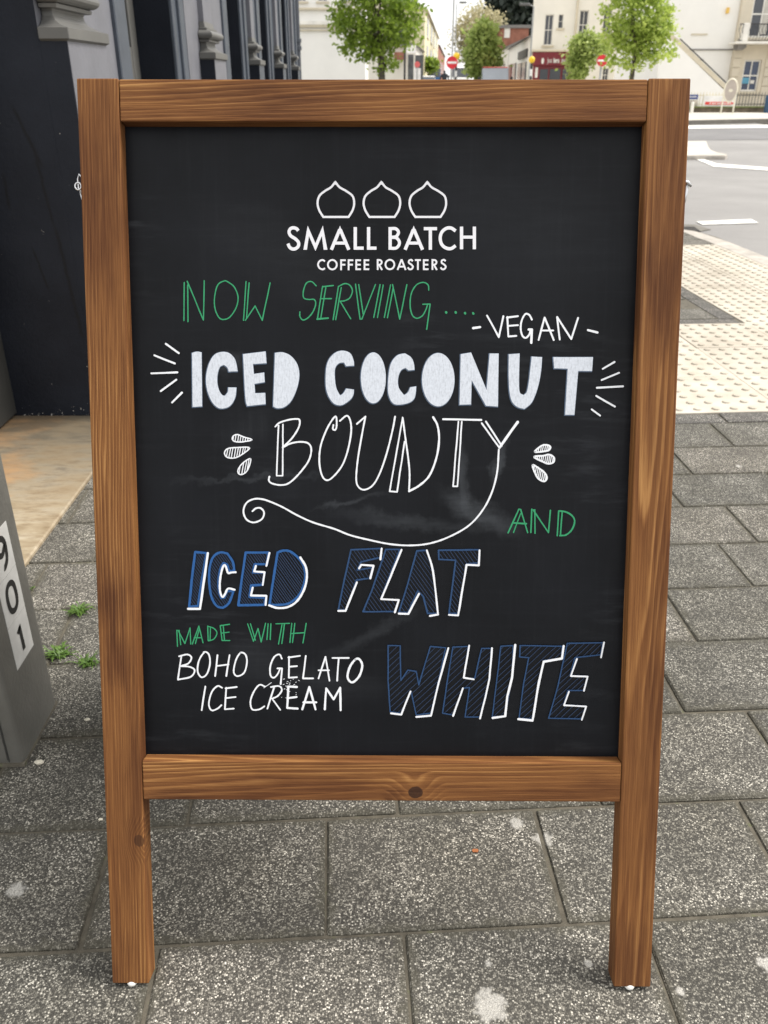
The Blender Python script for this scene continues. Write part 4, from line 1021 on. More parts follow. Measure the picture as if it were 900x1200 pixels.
def holed_wall(name, x0, x1, z0, z1, Y, depth, rects, mat, parent, skew=0):
    """front face at Y with window openings, reveals 0.14 m deep, solid back at Y+depth"""
    bm = BM(); rc = [r for r in rects]
    xs = sorted({x0, x1, *[r[0] for r in rc], *[r[1] for r in rc]}); zs = sorted({z0, z1, *[r[2] for r in rc], *[r[3] for r in rc]})
    def q(*p): bm.faces.new([bm.verts.new(v) for v in p])
    for a, b in zip(xs[:-1], xs[1:]):
        for c, d in zip(zs[:-1], zs[1:]):
            mx_, mz = (a+b)/2, (c+d)/2
            if any(r[0] < mx_ < r[1] and r[2] < mz < r[3] for r in rc): continue
            q((a, Y, c), (b, Y, c), (b, Y, d), (a, Y, d))
    for r in rc:
        e = Y+.14
        q((r[0], Y, r[2]), (r[0], Y, r[3]), (r[0], e, r[3]), (r[0], e, r[2])); q((r[1], Y, r[2]), (r[1], e, r[2]), (r[1], e, r[3]), (r[1], Y, r[3]))
        q((r[0], Y, r[2]), (r[0], e, r[2]), (r[1], e, r[2]), (r[1], Y, r[2])); q((r[0], Y, r[3]), (r[1], Y, r[3]), (r[1], e, r[3]), (r[0], e, r[3]))
    e = Y+depth
    q((x0, Y, z0), (x0, Y, z1), (x0+skew, e, z1), (x0+skew, e, z0)); q((x1, Y, z0), (x1, e, z0), (x1, e, z1), (x1, Y, z1))
    q((x0+skew, e, z0), (x0+skew, e, z1), (x1, e, z1), (x1, e, z0)); q((x0, Y, z1), (x1, Y, z1), (x1, e, z1), (x0+skew, e, z1))
    bmesh.ops.remove_doubles(bm, verts=bm.verts, dist=.0005); bmesh.ops.recalc_face_normals(bm, faces=bm.faces)
    return obj(name, bm, mat, parent)
def bx(name, x0, x1, y0, y1, z0, z1, mat, parent, bev=0, label=None):
    bm = BM(); box(bm, x0, x1, y0, y1, z0, z1, bev); return obj(name, bm, mat, parent, label=label)
def window(parent, r, Y, gmat=None, nx=2, nz=2, sill=True, name='window'):
    x0, x1, z0, z1 = r; e = Y+.12; t = min(.07, (x1-x0)*.09)
    bm = BM(); box(bm, x0, x1, e, e+.05, z0, z1); wn = obj(name, bm, gmat or glass, parent)
    bm = BM()
    box(bm, x0+.002, x0+t, e-.04, e+.01, z0+.002, z1-.002); box(bm, x1-t, x1-.002, e-.04, e+.01, z0+.002, z1-.002)
    box(bm, x0+t, x1-t, e-.041, e+.009, z0+.002, z0+t); box(bm, x0+t, x1-t, e-.041, e+.009, z1-t, z1-.002)
    for k in range(1, nx): xx = x0+(x1-x0)*k/nx; box(bm, xx-t*.35, xx+t*.35, e-.03, e+.008, z0+t, z1-t)
    for k in range(1, nz): zz = z0+(z1-z0)*k/nz; box(bm, x0+t, x1-t, e-.034, e+.007, zz-t*.4, zz+t*.4)
    obj('frame', bm, winframe, wn)
    if sill: bx('sill', x0-.1, x1+.1, Y-.10, Y+.1, z0-.09, z0-.005, coping, parent)
    return wn

# ---- corner building with the burgundy shop
Y = 56
A = thing('shop_building', 'cream stucco corner building with sash windows above a burgundy shopfront', 'building', (13, Y, 0))
RA = [px_rect(638, 648, 17, 53, Y), px_rect(654.5, 660, 17, 33, Y), px_rect(678.5, 689, 12, 46, Y), px_rect(707, 717, 6, 40, Y), px_rect(749, 760, 0, 34, Y), px_rect(706, 713, 80, 96, Y), px_rect(741, 748, 79, 110, Y)]
shx0, shx1, shz = atY(625, 75, Y).x, atY(668, 75, Y).x, atY(640, 59.5, Y).z
shop_open = (shx0+.05, shx1, 0, shz-.02)
xA0, xA1 = atY(622, 50, Y).x, atY(800, 50, Y).x
holed_wall('wall', xA0, xA1, -.15, 11.5, Y, 9, RA, white, A, 2.4)
for q, r in enumerate(RA): window(A, r, Y, glass, 2 if q != 1 else 1, 2 if q != 6 else 1, q != 6)
zc = atY(700, 48, Y).z
bx('string_course', atY(672, 48, Y).x, xA1, Y-.14, Y-.001, zc-.16, zc+.12, coping, A, .03)
bx('cornice', xA0-.1, xA1+.2, Y-.35, Y+.3, 11.5, 11.9, white, A, .05)
bm = BM(); dx = atY(673.5, 40, Y).x; tube(bm, [(dx, Y-.1, .1), (dx, Y-.1, 11.3)], .06, 8); obj('drainpipe', bm, coping, A)
# shopfront, a part of the building
zf0, zf1 = atY(640, 77, Y).z, atY(640, 61, Y).z
sf = bx('shopfront', shx0, shx1, Y-.25, Y-.001, .0, zf0, burg, A)
fz = bx('fascia', shx0-.1, shx1+.1, Y-.42, Y-.002, zf0+.002, zf1, burg, A, .02)
bx('cornice', shx0-.2, shx1+.2, Y-.5, Y-.003, zf1+.002, zf1+.12, coping, A, .02)
for a, b in ((632, 641.5), (643.5, 656), (658.5, 665)):
    r = px_rect(a, b, 81, 104, Y-.25); bx('shop_window', r[0], r[1], Y-.29, Y-.251, .45, r[3], glass, sf)
r = px_rect(627, 630, 79, 91, Y-.25); bx('poster', r[0], r[1], Y-.29, Y-.2508, r[2], r[3], winframe, sf)
def text_mesh(txt, size, loc, mat, parent, bold=0, name='lettering', ext=.01, rot=(pi/2, 0, 0), label=None, sx=1):
    cu = bpy.data.curves.new('t', 'FONT'); cu.body = txt; cu.size = size; cu.extrude = ext; cu.offset = bold; cu.align_x = 'LEFT'
    o = bpy.data.objects.new('t', cu); C.objects.link(o)
    dg = bpy.context.evaluated_depsgraph_get(); dg.update(); me = bpy.data.meshes.new_from_object(o.evaluated_get(dg))
    bpy.data.objects.remove(o); me.materials.clear(); me.materials.append(mat)
    me.transform(Matrix.Translation(Vector(loc)) @ Matrix.Rotation(rot[2], 4, 'Z') @ Matrix.Rotation(rot[0], 4, 'X') @ Matrix.Diagonal((sx, 1, 1, 1)))
    me.name = name; q = bpy.data.objects.new(name, me)
    if label: q['label'] = label
    return put(q, parent, (0, 0, 0))
tz = atY(645, 73.3, Y-.45).z
text_mesh('Just', .34, (atY(641.5, 73, Y-.45).x, Y-.44, tz), winframe, fz, sx=.55)
text_mesh('the b', .34, (atY(657.5, 73, Y-.45).x, Y-.44, tz), winframe, fz, sx=.55)
text_mesh('bean', .33, (atY(648.5, 73, Y-.45).x, Y-.445, tz), winframe, fz, .018, sx=.52)
bm = BM(); c0 = atY(636, 71.5, Y-.44); disc(bm, (c0.x, Y-.425, c0.z), .075, (0, -1, 0), .02, 16, .16); obj('emblem', bm, winframe, fz)
r = px_rect(750, 754, 76, 97, Y-.1)
bx('hanging_banner', r[0], r[1], Y-.09, Y-.01, r[2], r[3], paint('teal_sign', (.02, .30, .38, 1), .5), A)
r = px_rect(761, 771, 64, 99, Y)
bx('door', r[0], r[1], Y-.12, Y-.001, 0, r[3], coping, A); bx('door_hood', r[0]-.2, r[1]+.2, Y-.35, Y-.002, r[3]+.01, r[3]+.2, white, A)
bx('door_pane', r[0]+.12, (r[0]+r[1])/2-.03, Y-.15, Y-.121, .9, r[3]-.5, glass, A); bx('door_pane', (r[0]+r[1])/2+.03, r[1]-.12, Y-.15, Y-.121, .9, r[3]-.5, glass, A)

# ---- white gable wall and beige terrace on the right
Y = 42
B = thing('white_house', 'bright white rendered house with a sloping stair wall and yellow alarm box', 'building', (17, Y, 0))
xb0, xb1 = atY(776, 50, Y).x, atY(860, 50, Y).x
bm = BM(); box(bm, xb0, xb1, Y, Y+8, -.1, 11); obj('wall', bm, white2, B)
for (a, b, y_) in ((803, 862, 58), (810, 829, 40), (808, 824, 70), (824, 842, 93)):
    p0, p1 = atY(a, y_, Y), atY(b, y_, Y); bx('string_course', p0.x, p1.x, Y-.05, Y-.001, p0.z-.03, p0.z+.02, greyroof if y_ > 50 else coping, B)
q = [atY(*p, Y-2) for p in ((771, 34), (794, 53), (849, 106), (849, 131), (771, 131))]
bm = BM(); prismY(bm, [(v.x, max(v.z, -.1)) for v in q], Y-2, Y-1.75); obj('stair_wall', bm, white2, B)
bm = BM(); q = [atY(*p, Y-2) for p in ((771, 28), (797, 47), (852, 100), (851, 106), (794, 53), (771, 34))]
prismY(bm, [(v.x, v.z) for v in q], Y-1.98, Y-.3); obj('stair_shade_band', bm, coping, B)  # band of house wall in shadow, put in as a darker beige solid
q0, q1 = atY(797, 45.5, Y-1.7), atY(851, 97, Y-1.7); bm = BM(); tube(bm, [q0, q1], .025, 6); obj('handrail', bm, blackm, B)
r = px_rect(850.5, 853.5, 9, 16, Y); bx('alarm_box', r[0], r[1], Y-.16, Y-.001, r[2], r[3], paint('alarm_yellow', (.75, .48, .10, 1), .5), B, .02)
D = thing('beige_house', 'beige rusticated stucco house with a black railed balcony at the right edge', 'building', (22, Y, 0))
xc0, xc1 = atY(860.2, 50, Y).x, 30
Yc = Y-.25
RC = [px_rect(881, 908, -12, 44, Yc), px_rect(870, 890, 70, 107, Yc), (24.5, 25.8, .75, 2.6), (24.5, 26, 3.3, 5.6)]
holed_wall('wall', xc0, xc1, -.1, 11, Yc, 8, RC, beige, D)
window(D, RC[0], Yc, glass, 2, 2, False); wl = window(D, RC[1], Yc, glassblue, 2, 2, True); window(D, RC[2], Yc, glassblue); window(D, RC[3], Yc, glass)
r = px_rect(894, 903, -10, 40, Yc); bx('curtain', r[0], r[1], Yc+.10, Yc+.119, r[2], r[3], curtain, D)
r = px_rect(870.5, 878.5, 91, 98, Yc); bx('poster', r[0], r[1], Yc+.075, Yc+.09, r[2], r[3], paint('poster_blue', (.10, .33, .48, 1), .5), D)
r = px_rect(880, 884.5, 94, 98, Yc); bx('poster', r[0], r[1], Yc+.075, Yc+.09, r[2], r[3], winframe, D)
for k in range(8):
    z0 = .5+.36*k
    if z0 > 2.9: break
    bx('stone_course', xc0, RC[1][0]-.16, Yc-.045, Yc-.001, z0, z0+.335, beige, D, .015)
    bx('stone_course', RC[1][1]+.16, RC[2][0]-.16, Yc-.045, Yc-.001, z0, z0+.335, beige, D, .015)
zb0 = atY(880, 51.5, Yc-.9).z
bal = bx('balcony', atY(862.5, 50, Yc-.9).x, 27, Yc-.9, Yc-.002, zb0, zb0+.09, winframe, D, .02)
bm = BM(); xk = atY(870, 52, Yc-.5).x; prismY(bm, [(xk-.2, zb0-.002), (xk+.15, zb0-.002), (xk+.15, zb0-.12), (xk, zb0-.22), (xk-.2, zb0-.2)], Yc-.6, Yc-.05); obj('bracket', bm, greyroof, bal)
xr = atY(866, 50, Yc-.85).x
zr = zb0+.09
for (xa, xb_) in ((atY(865, 45, Yc-.85).x, atY(869.5, 45, Yc-.85).x), (atY(877.5, 45, Yc-.85).x, 27)):
    bx('rail', xa, xb_, Yc-.86, Yc-.83, zr+.62, zr+.66, blackm, bal); bx('rail', xa, xb_, Yc-.86, Yc-.83, zr+.03, zr+.06, blackm, bal)
    xx = xa+.03
    while xx < min(xb_, 22.5):
        bm = BM(); tube(bm, [(xx, Yc-.845, zr+.06), (xx+.05, Yc-.845, zr+.2), (xx-.05, Yc-.845, zr+.42), (xx, Yc-.845, zr+.62)], .012, 5); obj('baluster', bm, blackm, bal); xx += .13
r = px_rect(870.5, 877, 27, 50, Yc-.85); bx('balcony_pier', r[0], r[1], Yc-.9, Yc-.62, zr+.001, r[3], winframe, bal, .02)

# ---- low wall with railings, boards and street furniture on the far pavement
Yw = 32.3
gw = thing('garden_wall', 'low mossy garden wall topped with cream and dark railings on the far pavement', 'wall', (15, Yw, 0))
zt = atY(860, 126.5, Yw).z; xw0, xw1 = 9.5, 30
bx('wall', xw0, xw1, Yw, Yw+.3, -.1, zt, paint('mossy_wall', (.13, .105, .075, 1), .9, var=.35, scale=3), gw, .02)
bx('coping', xw0, xw1, Yw-.03, Yw+.33, zt+.001, zt+.05, paint('mossy_coping', (.15, .17, .07, 1), .9, var=.3, scale=6), gw, .01)
zp = atY(860, 108.5, Yw).z
mcream, mdark = paint('cream_railing', (.66, .60, .44, 1), .5), paint('grey_railing', (.13, .125, .11, 1), .5)
xs_ = atY(800, 118, Yw).x; xm = atY(864, 118, Yw).x
xx = xs_; bmr = None
while xx < 16.5:
    bm = BM(); tube(bm, [(xx, Yw+.15, zt+.04), (xx, Yw+.15, zp-.03), (xx, Yw+.15, zp+.03)], [.014, .014, .002], 5); obj('railing_bar', bm, mcream if xx < xm else mdark, gw); xx += .105
for z in (zt+.10, zp-.10):
    bx('rail', xs_-.05, xm, Yw+.13, Yw+.17, z, z+.03, mcream, gw); bx('rail', xm+.002, 16.5, Yw+.131, Yw+.171, z, z+.03, mdark, gw)
def board(name, px0, px1, py0, py1, Y, mat, label, cat):
    r = px_rect(px0, px1, py0, py1, Y); bm = BM(); box(bm, r[0], r[1], Y-.02, Y, r[2], r[3], .003)
    o = obj(name, bm, mat, None, ((r[0]+r[1])/2, Y, r[2])); tag(o, label, cat); return o, r
bwh = paint('board_white', (.80, .80, .80, 1), .4); bred = paint('board_red', (.72, .06, .05, 1), .4); bblue = paint('board_blue', (.03, .06, .22, 1), .4)
o, r = board('banner', 824, 862, 112, 125, Yw+.10, bwh, 'white banner with a red arrow stripe tied to the cream railings', 'banner')
r = px_rect(826, 861, 119.3, 122.8, Yw+.10)
bm = BM(); hz = (r[3]-r[2]); prismY(bm, [(r[0], r[2]), (r[1]-.15, r[2]), (r[1], r[2]+hz/2), (r[1]-.15, r[3]), (r[0], r[3])], Yw+.072, Yw+.0795); obj('red_arrow', bm, bred, o)
bm = BM()
for k in range(9): a = r[0]+.15+.085*k; box(bm, a, a+.05+.02*(k % 2), Yw+.069, Yw+.0715, r[2]+hz*.3, r[2]+hz*.7)
struct(obj('small_print', bm, bwh, o), 'stuff')
o, r = board('estate_board', 805, 818, 110.8, 116.3, Yw+.10, bblue, 'small dark blue board with white print on the railings beside the chalkboard edge', 'sign')
bm = BM()
for k in range(8): a = r[0]+.04+(r[1]-r[0]-.08)*k/8; box(bm, a, a+.025, Yw+.077, Yw+.0795, r[2]+.06, r[3]-.04+random.uniform(-.02, .0))
struct(obj('white_print', bm, bwh, o), 'stuff')
o, r = board('picture_board', 806, 817.5, 117.2, 126, Yw+.10, paint('photo_board', (.42, .38, .33, 1), .5, var=.45, scale=9), 'small greyish picture board under the blue board on the railings', 'sign')
# oval sign on two legs
Yo = 31.2
ov = thing('oval_sign', 'cream framed oval sign on two legs standing before the garden wall', 'sign', gnd(855, 136, .09))
cO = atY(856.2, 106, Yo); rx = 8.2*.0280; rz = 12.6*.0280*1.02
bm = BM(); disc(bm, (cO.x, Yo+.01, cO.z), rx*.84, (0, -1, 0), .02, 32, rz*.86); obj('sign_face', bm, paint('sign_back_grey', (.42, .37, .33, 1), .6), ov)
bm = BM(); pts_ = [Vector((cO.x+rx*.92*cos(a), Yo, cO.z+rz*.93*sin(a))) for a in [2*pi*k/32 for k in range(33)]]; tube(bm, pts_, .026, 6, False); obj('sign_rim', bm, paint('sign_cream', (.72, .68, .56, 1), .5), ov, smooth=True)
bm = BM(); disc(bm, (cO.x, Yo-.012, cO.z), .07, (0, -1, 0), .008, 16, .05); obj('emblem', bm, bpy.data.materials['sign_cream'], ov)
for sx in (-1, 1):
    bm = BM(); x_ = cO.x+sx*.86*rx; tube(bm, [(x_, Yo+.02, .085), (x_, Yo+.02, cO.z+.05)], .024, 8); obj('leg', bm, bpy.data.materials['sign_cream'], ov)
bl = gnd(836, 135.5, .09); bm = BM()
tube(bm, [(bl.x, 31.4, .085), (bl.x, 31.4, .40), (bl.x, 31.4, .44)], [.055, .048, .02], 10)
tag(obj('bollard', bm, winframe, None, (bl.x, 31.4, .09)), 'short white bollard in front of the red arrow banner', 'bollard')
bn = atY(900, 121, 32); bm = BM(); tube(bm, [(bn.x, 31.9, .09), (bn.x, 31.9, .55), (bn.x, 31.9, .62), (bn.x, 31.9, .64)], [.13, .15, .14, .05], 14)
tag(obj('litter_bin', bm, paint('bin_blue', (.02, .07, .14, 1), .4), None, (bn.x, 31.9, .09)), 'dark blue rounded bin at the right edge by the railings', 'bin')

# ---- trees
def foliage_mesh(blobs, n_clump, per, size, clump_r, seed, tone_bias=0):
    rnd = random.Random(seed); V = []; Fc = []; Tn = []
    wts = [b[1].x*b[1].y*b[1].z for b in blobs]
    for k in range(n_clump):
        b = rnd.choices(blobs, wts)[0]
        while True:
            p = Vector((rnd.uniform(-1, 1), rnd.uniform(-1, 1), rnd.uniform(-1, 1)))
            if .12 < p.length < 1 and rnd.random() < .35+.65*p.length:
                if rnd.random() < .10: p *= rnd.uniform(1.05, 1.28)
                break
        c = b[0] + Vector((p.x*b[1].x, p.y*b[1].y, p.z*b[1].z)); ct = rnd.random()
        for j in range(per):
            q = c + Vector((rnd.gauss(0, 1), rnd.gauss(0, 1), rnd.gauss(0, .7)))*clump_r*.6
            nrm = Vector((rnd.gauss(0, .7), rnd.gauss(0, .7), rnd.uniform(.1, 1.2))).normalized(); a = nrm.orthogonal().normalized(); a.rotate(Matrix.Rotation(rnd.uniform(0, 6.28), 3, nrm)); bb = nrm.cross(a)
            s1 = size*rnd.uniform(.6, 1.25); n0 = len(V)
            V += [q-a*s1*.5, q-bb*s1*.34-a*s1*.05, q-bb*s1*.22+a*s1*.35+nrm*s1*.08, q+a*s1*.6, q+bb*s1*.22+a*s1*.35+nrm*s1*.08, q+bb*s1*.34-a*s1*.05]
            Fc.append((n0, n0+1, n0+2, n0+3, n0+4, n0+5)); t = min(1, max(0, ct*.55+rnd.random()*.45+tone_bias)); Tn += [t]*6
    me = bpy.data.meshes.new('crown'); me.from_pydata([tuple(v) for v in V], [], Fc); me.update()
    at = me.attributes.new('tone', 'FLOAT', 'POINT'); at.data.foreach_set('value', Tn); return me
bark = paint('bark', (.075, .062, .048, 1), .9, var=.3, scale=8)
def tree(kind, label, blobs_px, Y, base_px, mat, n_clump, per, size, clump_r, trunk_r, seed, limbs=9, depth=.9, zg=0):
    rnd = random.Random(seed+5)
    blobs = []
    for (cx, cy, rx_, ry_) in blobs_px:
        c = atY(cx, cy, Y); sc = Y/ray(cx, cy).y/F; blobs.append((c, Vector((rx_*sc, rx_*sc*depth, ry_*sc))))
    bxp = atY(base_px, 60, Y).x; root = thing(kind, label, 'tree', (bxp, Y, zg))
    me = foliage_mesh(blobs, n_clump, per, size, clump_r, seed); me.materials.append(mat)
    put(bpy.data.objects.new('crown', me), root, (0, 0, 0))
    top = blobs[0][0]; fork = Vector((bxp + (top.x-bxp)*.3, Y, zg+(top.z-zg)*.62))
    bm = BM(); tube(bm, [(bxp, Y, zg-.1), (bxp+.02, Y, zg+(fork.z-zg)*.5), fork, fork.lerp(top, .7), top], [trunk_r*1.25, trunk_r, trunk_r*.85, trunk_r*.5, trunk_r*.2], 8)
    obj('trunk', bm, bark, root)
    for k in range(limbs):
        b = rnd.choice(blobs); e = b[0]+Vector((rnd.uniform(-.8, .8)*b[1].x, rnd.uniform(-.8, .8)*b[1].y, rnd.uniform(-.4, .8)*b[1].z))
        s0 = fork.lerp(top, rnd.uniform(0, .5)); md = s0.lerp(e, .5)+Vector((0, 0, -.08*(e-s0).length))
        bm = BM(); tube(bm, [s0, md, e], [trunk_r*.42, trunk_r*.25, trunk_r*.07], 5); obj('limb', bm, bark, root)
    return root
LG = leafmat('leaf_mid_green', (.095, .165, .016, 1), (.34, .46, .065, 1), .55)
LY = leafmat('leaf_spring_green', (.21, .31, .04, 1), (.60, .70, .18, 1), .5)
LS = leafmat('leaf_soft_green', (.24, .33, .07, 1), (.50, .58, .20, 1), .5)
LD = leafmat('leaf_dark', (.010, .018, .014, 1), (.035, .05, .035, 1), .1)
LB = leafmat('leaf_budding', (.38, .35, .20, 1), (.60, .55, .36, 1), .4)
tree('maple_tree', 'full mid green leafy tree above the left half of the chalkboard top', [(443, 12, 44, 52), (412, 32, 24, 30), (470, 25, 27, 32), (440, -40, 45, 40), (446, 66, 26, 18), (400, 18, 16, 12)], 36, 447, LG, 500, 17, .15, .25, .13, 21)
tree('lime_tree', 'bright spring green tree against the cream buildings on the right', [(752, 25, 36, 34), (728, 18, 22, 22), (774, 30, 22, 24), (748, -25, 36, 30), (740, 66, 30, 14), (768, 60, 22, 12), (735, 45, 28, 16)], 30.5, 743, LY, 360, 15, .13, .21, .08, 33, 12)
tree('small_tree', 'small upright spring green tree left of the bright tree and right of the burgundy shop', [(681, 62, 14, 22), (677, 78, 12, 18), (690, 55, 12, 16), (702, 58, 12, 9)], 38, 689, LS, 200, 14, .14, .22, .06, 44, 6)
tree('street_tree', 'upright soft green tree beyond the no entry sign and above the red car', [(566, 58, 17, 30), (572, 74, 14, 18), (556, 70, 10, 16)], 62, 566, LS, 330, 14, .28, .42, .12, 55, 6)
tree('budding_tree', 'pale hazy tree just coming into leaf behind the soft green tree', [(560, 40, 26, 27), (578, 52, 16, 30), (545, 52, 10, 22)], 110, 560, LB, 420, 10, .34, .9, .25, 66, 16)
tree('conifer_tree', 'dark almost black evergreen tree beside the cream corner building', [(607, 14, 17, 30), (598, 32, 16, 22), (590, 8, 14, 22), (612, 45, 10, 14), (600, -30, 20, 30)], 120, 606, LD, 620, 16, .75, 1.1, .35, 77, 10)
tree('garden_bush', 'round dark green bush beside the far blue van', [(503, 76, 10, 7)], 92, 503, LG, 60, 14, .3, .35, .08, 88, 2)
# ---- buildings on the left of the street
Y = 48
Lh = thing('white_building', 'large white rendered building with thin cornices behind the leafy tree', 'building', (-6, Y, 0))
xl0, xl1 = -16, atY(428, 60, Y).x
RL = [px_rect(348, 358, -40, 1.5, Y), px_rect(372, 383, -40, 1.5, Y), px_rect(404, 415, -40, 1.5, Y)]
RL = [(a, b, c, min(d, c+2.2)) for a, b, c, d in RL]
holed_wall('wall', xl0, xl1, -.1, 11, Y, 9, RL, white2, Lh)
for r in RL: window(Lh, r, Y, mk_glass('lilac_glass', (.07, .06, .12, 1), .2))
for y_, h_ in ((10.5, .10), (27, .16), (30.5, .10), (35.5, .05)):
    z = atY(370, y_, Y).z; bx('cornice', xl0-.05, xl1+.1, Y-.10-h_*.6, Y-.001, z-h_*.5, z+h_*.5, winframe if h_ > .12 else coping, Lh, .01)
SA = atan(.076)
def row_house(name, label, p0, L, Wd, h, mat, side, roofm=None, wins=(), hip=.0, cat='building'):
    """house whose long street face starts at p0 and runs L metres along the street; side -1: left of the street"""
    root = thing(name, label, cat, (p0[0], p0[1], 0)); R = Matrix.Translation((p0[0], p0[1], 0)) @ Matrix.Rotation(-SA, 4, 'Z')
    x0, x1 = (-Wd, 0) if side < 0 else (0, Wd)
    def bxx(nm, a, b, c, d, e, f, m_, par=root):
        bm = BM(); box(bm, a, b, c, d, e, f, 0, R); return obj(nm, bm, m_, par)
    bxx('wall', x0, x1, 0, L, -.1, h, mat)
    if roofm:
        bm = BM(); ov = .25; a = [(x0-ov, -ov, h), (x1+ov, -ov, h), (x1+ov, L+ov, h), (x0-ov, L+ov, h)]; xm_ = (x0+x1)/2
        vs = [bm.verts.new(R @ Vector(v)) for v in a]; r1, r2 = bm.verts.new(R @ Vector((xm_, Wd*.25*hip, h+Wd*.22))), bm.verts.new(R @ Vector((xm_, L-Wd*.25*hip, h+Wd*.22)))
        for f in ((vs[0], vs[1], r1), (vs[1], vs[2], r2, r1), (vs[2], vs[3], r2), (vs[3], vs[0], r1, r2), tuple(vs[::-1])): bm.faces.new(f)
        bmesh.ops.recalc_face_normals(bm, faces=bm.faces); obj('roof', bm, roofm, root)
    fx = x1 if side < 0 else x0
    for (ya, yb, za, zb_) in wins:
        wn = bxx('window', fx-.04, fx+.04, ya, yb, za, zb_, glass)
        bxx('sill', fx-.12, fx+.12, ya-.1, yb+.1, za-.12, za-.005, winframe, wn)
    for k in (0, 1):
        pass
    return root, R
g0 = (atY(497, 80, 90).x, 90)
wn_ = [(6+14*k, 11+14*k, z, z+1.6) for k in range(4) for z in (2.6, 5.0)]
rh, R = row_house('yellow_house', 'tall pale yellow house with dark windows down the left side of the street', g0, 62, 9, 6.9, yellow, -1, coping, wn_)
bm = BM()
for xa in (-6.5, -4.5, -2.5):
    for z in (2.6, 4.9): pass
for xa in (-7.2, -4.8, -2.4):
    for z in (2.2, 4.6):
        bm = BM(); box(bm, xa, xa+1.1, -.05, .05, z, z+1.5, 0, R); obj('window', bm, glass, rh)
p_ = (g0[0]+.076*66, g0[1]+66)
rh, R = row_house('brick_house', 'small reddish brown houses at the far left end of the street', p_, 80, 9, 6.2, brick, -1, greyroof, [(8+16*k, 13+16*k, 2.6, 4.2) for k in range(4)])
p_ = (atY(470, 80, 74).x, 74)
rh, R = row_house('corner_shop', 'low pale shop with a brown awning, left of the yellow house', (atY(487, 80, 74).x, 74), 15, 6.5, 3.4, white, -1, greyroof, [(2, 6, .8, 2.2), (8, 12, .8, 2.2)])
bm = BM(); r = px_rect(462, 474, 61, 70, 73.2); prismY(bm, [(r[0], r[2]), (r[1], r[2]), (r[1], r[3]), (r[0], r[3])], 73.0, 73.8); obj('awning', bm, brick, rh)
# right side: low shops receding, brick block above them
p0 = (atY(620.5, 70, 57).x, 57.5)
rh, R = row_house('low_shop', 'low cream shop with black fascia and dark windows next to the burgundy shop', p0, 22, 6, 3.35, white, 1, greyroof)
for (ya, yb, za, zb_, m_, nm) in ((.6, 9, 2.35, 2.8, blackm, 'fascia'), (1, 4, .3, 2.1, glass, 'shop_window'), (5, 8.5, .3, 2.1, glass, 'shop_window'), (11, 14, .4, 2.2, glass, 'shop_window'), (16, 20, .4, 2.2, burg, 'shop_window')):
    bm = BM(); box(bm, -.08, .02, ya, yb, za, zb_, 0, R); obj(nm, bm, m_, rh)
p1 = (p0[0]+.076*23, p0[1]+23)
rh, R = row_house('far_shop', 'grey and white shops with slate roof farther down the right of the street', p1, 45, 6, 3.6, winframe, 1, greyroof, [(4+8*k, 7+8*k, .8, 2.4) for k in range(5)])
r = px_rect(587, 597, 33, 70, 105)
bm = BM(); box(bm, r[0], r[1]+2, 105, 112, -.1, r[3], 0); bh = thing('red_brick_block', 'tall red brick block half hidden by the dark evergreen', 'building', (r[0]+1, 105, 0)); obj('wall', bm, brick, bh)
for z in (3.2, 5.2):
    bm = BM(); box(bm, r[0]+.3, r[0]+.9, 104.93, 105.05, z, z+1.1); obj('window', bm, winframe, bh)
bm = BM(); box(bm, r[0]-.2, r[1]+2.2, 104.8, 112.2, r[3]+.002, r[3]+.3); obj('roof', bm, greyroof, bh)

# ---- poles, signs and lights
pole = paint('grey_pole', (.34, .35, .36, 1), .5, .2); sred = paint('sign_red', (.60, .015, .03, 1), .35); swh = paint('sign_white', (.82, .82, .82, 1), .35)
globe = paint('amber_globe', (.85, .55, .02, 1), .3, var=.02)
def round_sign(name, label, px, py, rpx, Y, bar, face, hp=None, cat='sign', pole_top=None):
    c = atY(px, py, Y); sc = Y/ray(px, py).y/F; r = rpx*sc
    root = thing(name, label, cat, (c.x, Y+.06, 0))
    bm = BM(); disc(bm, (c.x, Y, c.z), r, (0, -1, 0), .02, 28); f = obj('sign_face', bm, face, root)
    if bar:
        bm = BM(); box(bm, c.x-r*.78, c.x+r*.78, Y-.027, Y-.0205, c.z-r*.17, c.z+r*.17); obj('bar', bm, swh, f)
    bm = BM(); tube(bm, [(c.x, Y+.06, -.05), (c.x, Y+.06, pole_top or c.z+r*.8)], .04, 8); obj('pole', bm, pole, root)
    return root
round_sign('no_entry_sign', 'round red no entry sign on a tall grey pole in mid street', 529.7, 73.3, 6.6, 50, True, sred, pole_top=8.5)
round_sign('no_entry_sign', 'round red no entry sign half covered by bright green leaves', 705.6, 71, 6.2, 37, True, sred)
round_sign('blue_sign', 'small round blue sign above the red car', 581.3, 75, 2.6, 66, False, paint('sign_blue', (.03, .05, .30, 1), .4))
round_sign('red_disc_sign', 'small faded red round sign before the dark hoarding on the left of the street', 489, 75.5, 3.2, 55, False, paint('faded_red', (.62, .12, .12, 1), .5))
def beacon(label, px, py, Y, rp):
    c = atY(px, py, Y); sc = Y/ray(px, py).y/F; root = thing('crossing_beacon', label, 'beacon', (c.x, Y, 0))
    bm = BM(); bmesh.ops.create_uvsphere(bm, u_segments=20, v_segments=12, radius=rp*sc, matrix=Matrix.Translation(c)); obj('globe', bm, globe, root, smooth=True)
    z = 0; k = 0; zt_ = c.z-rp*sc*.9
    while z < zt_-.01:
        z1 = min(zt_, z+.32); bm = BM(); tube(bm, [(c.x, Y, z), (c.x, Y, z1)], .055, 8); obj('pole_band', bm, blackm if k % 2 else swh, root); z = z1; k += 1
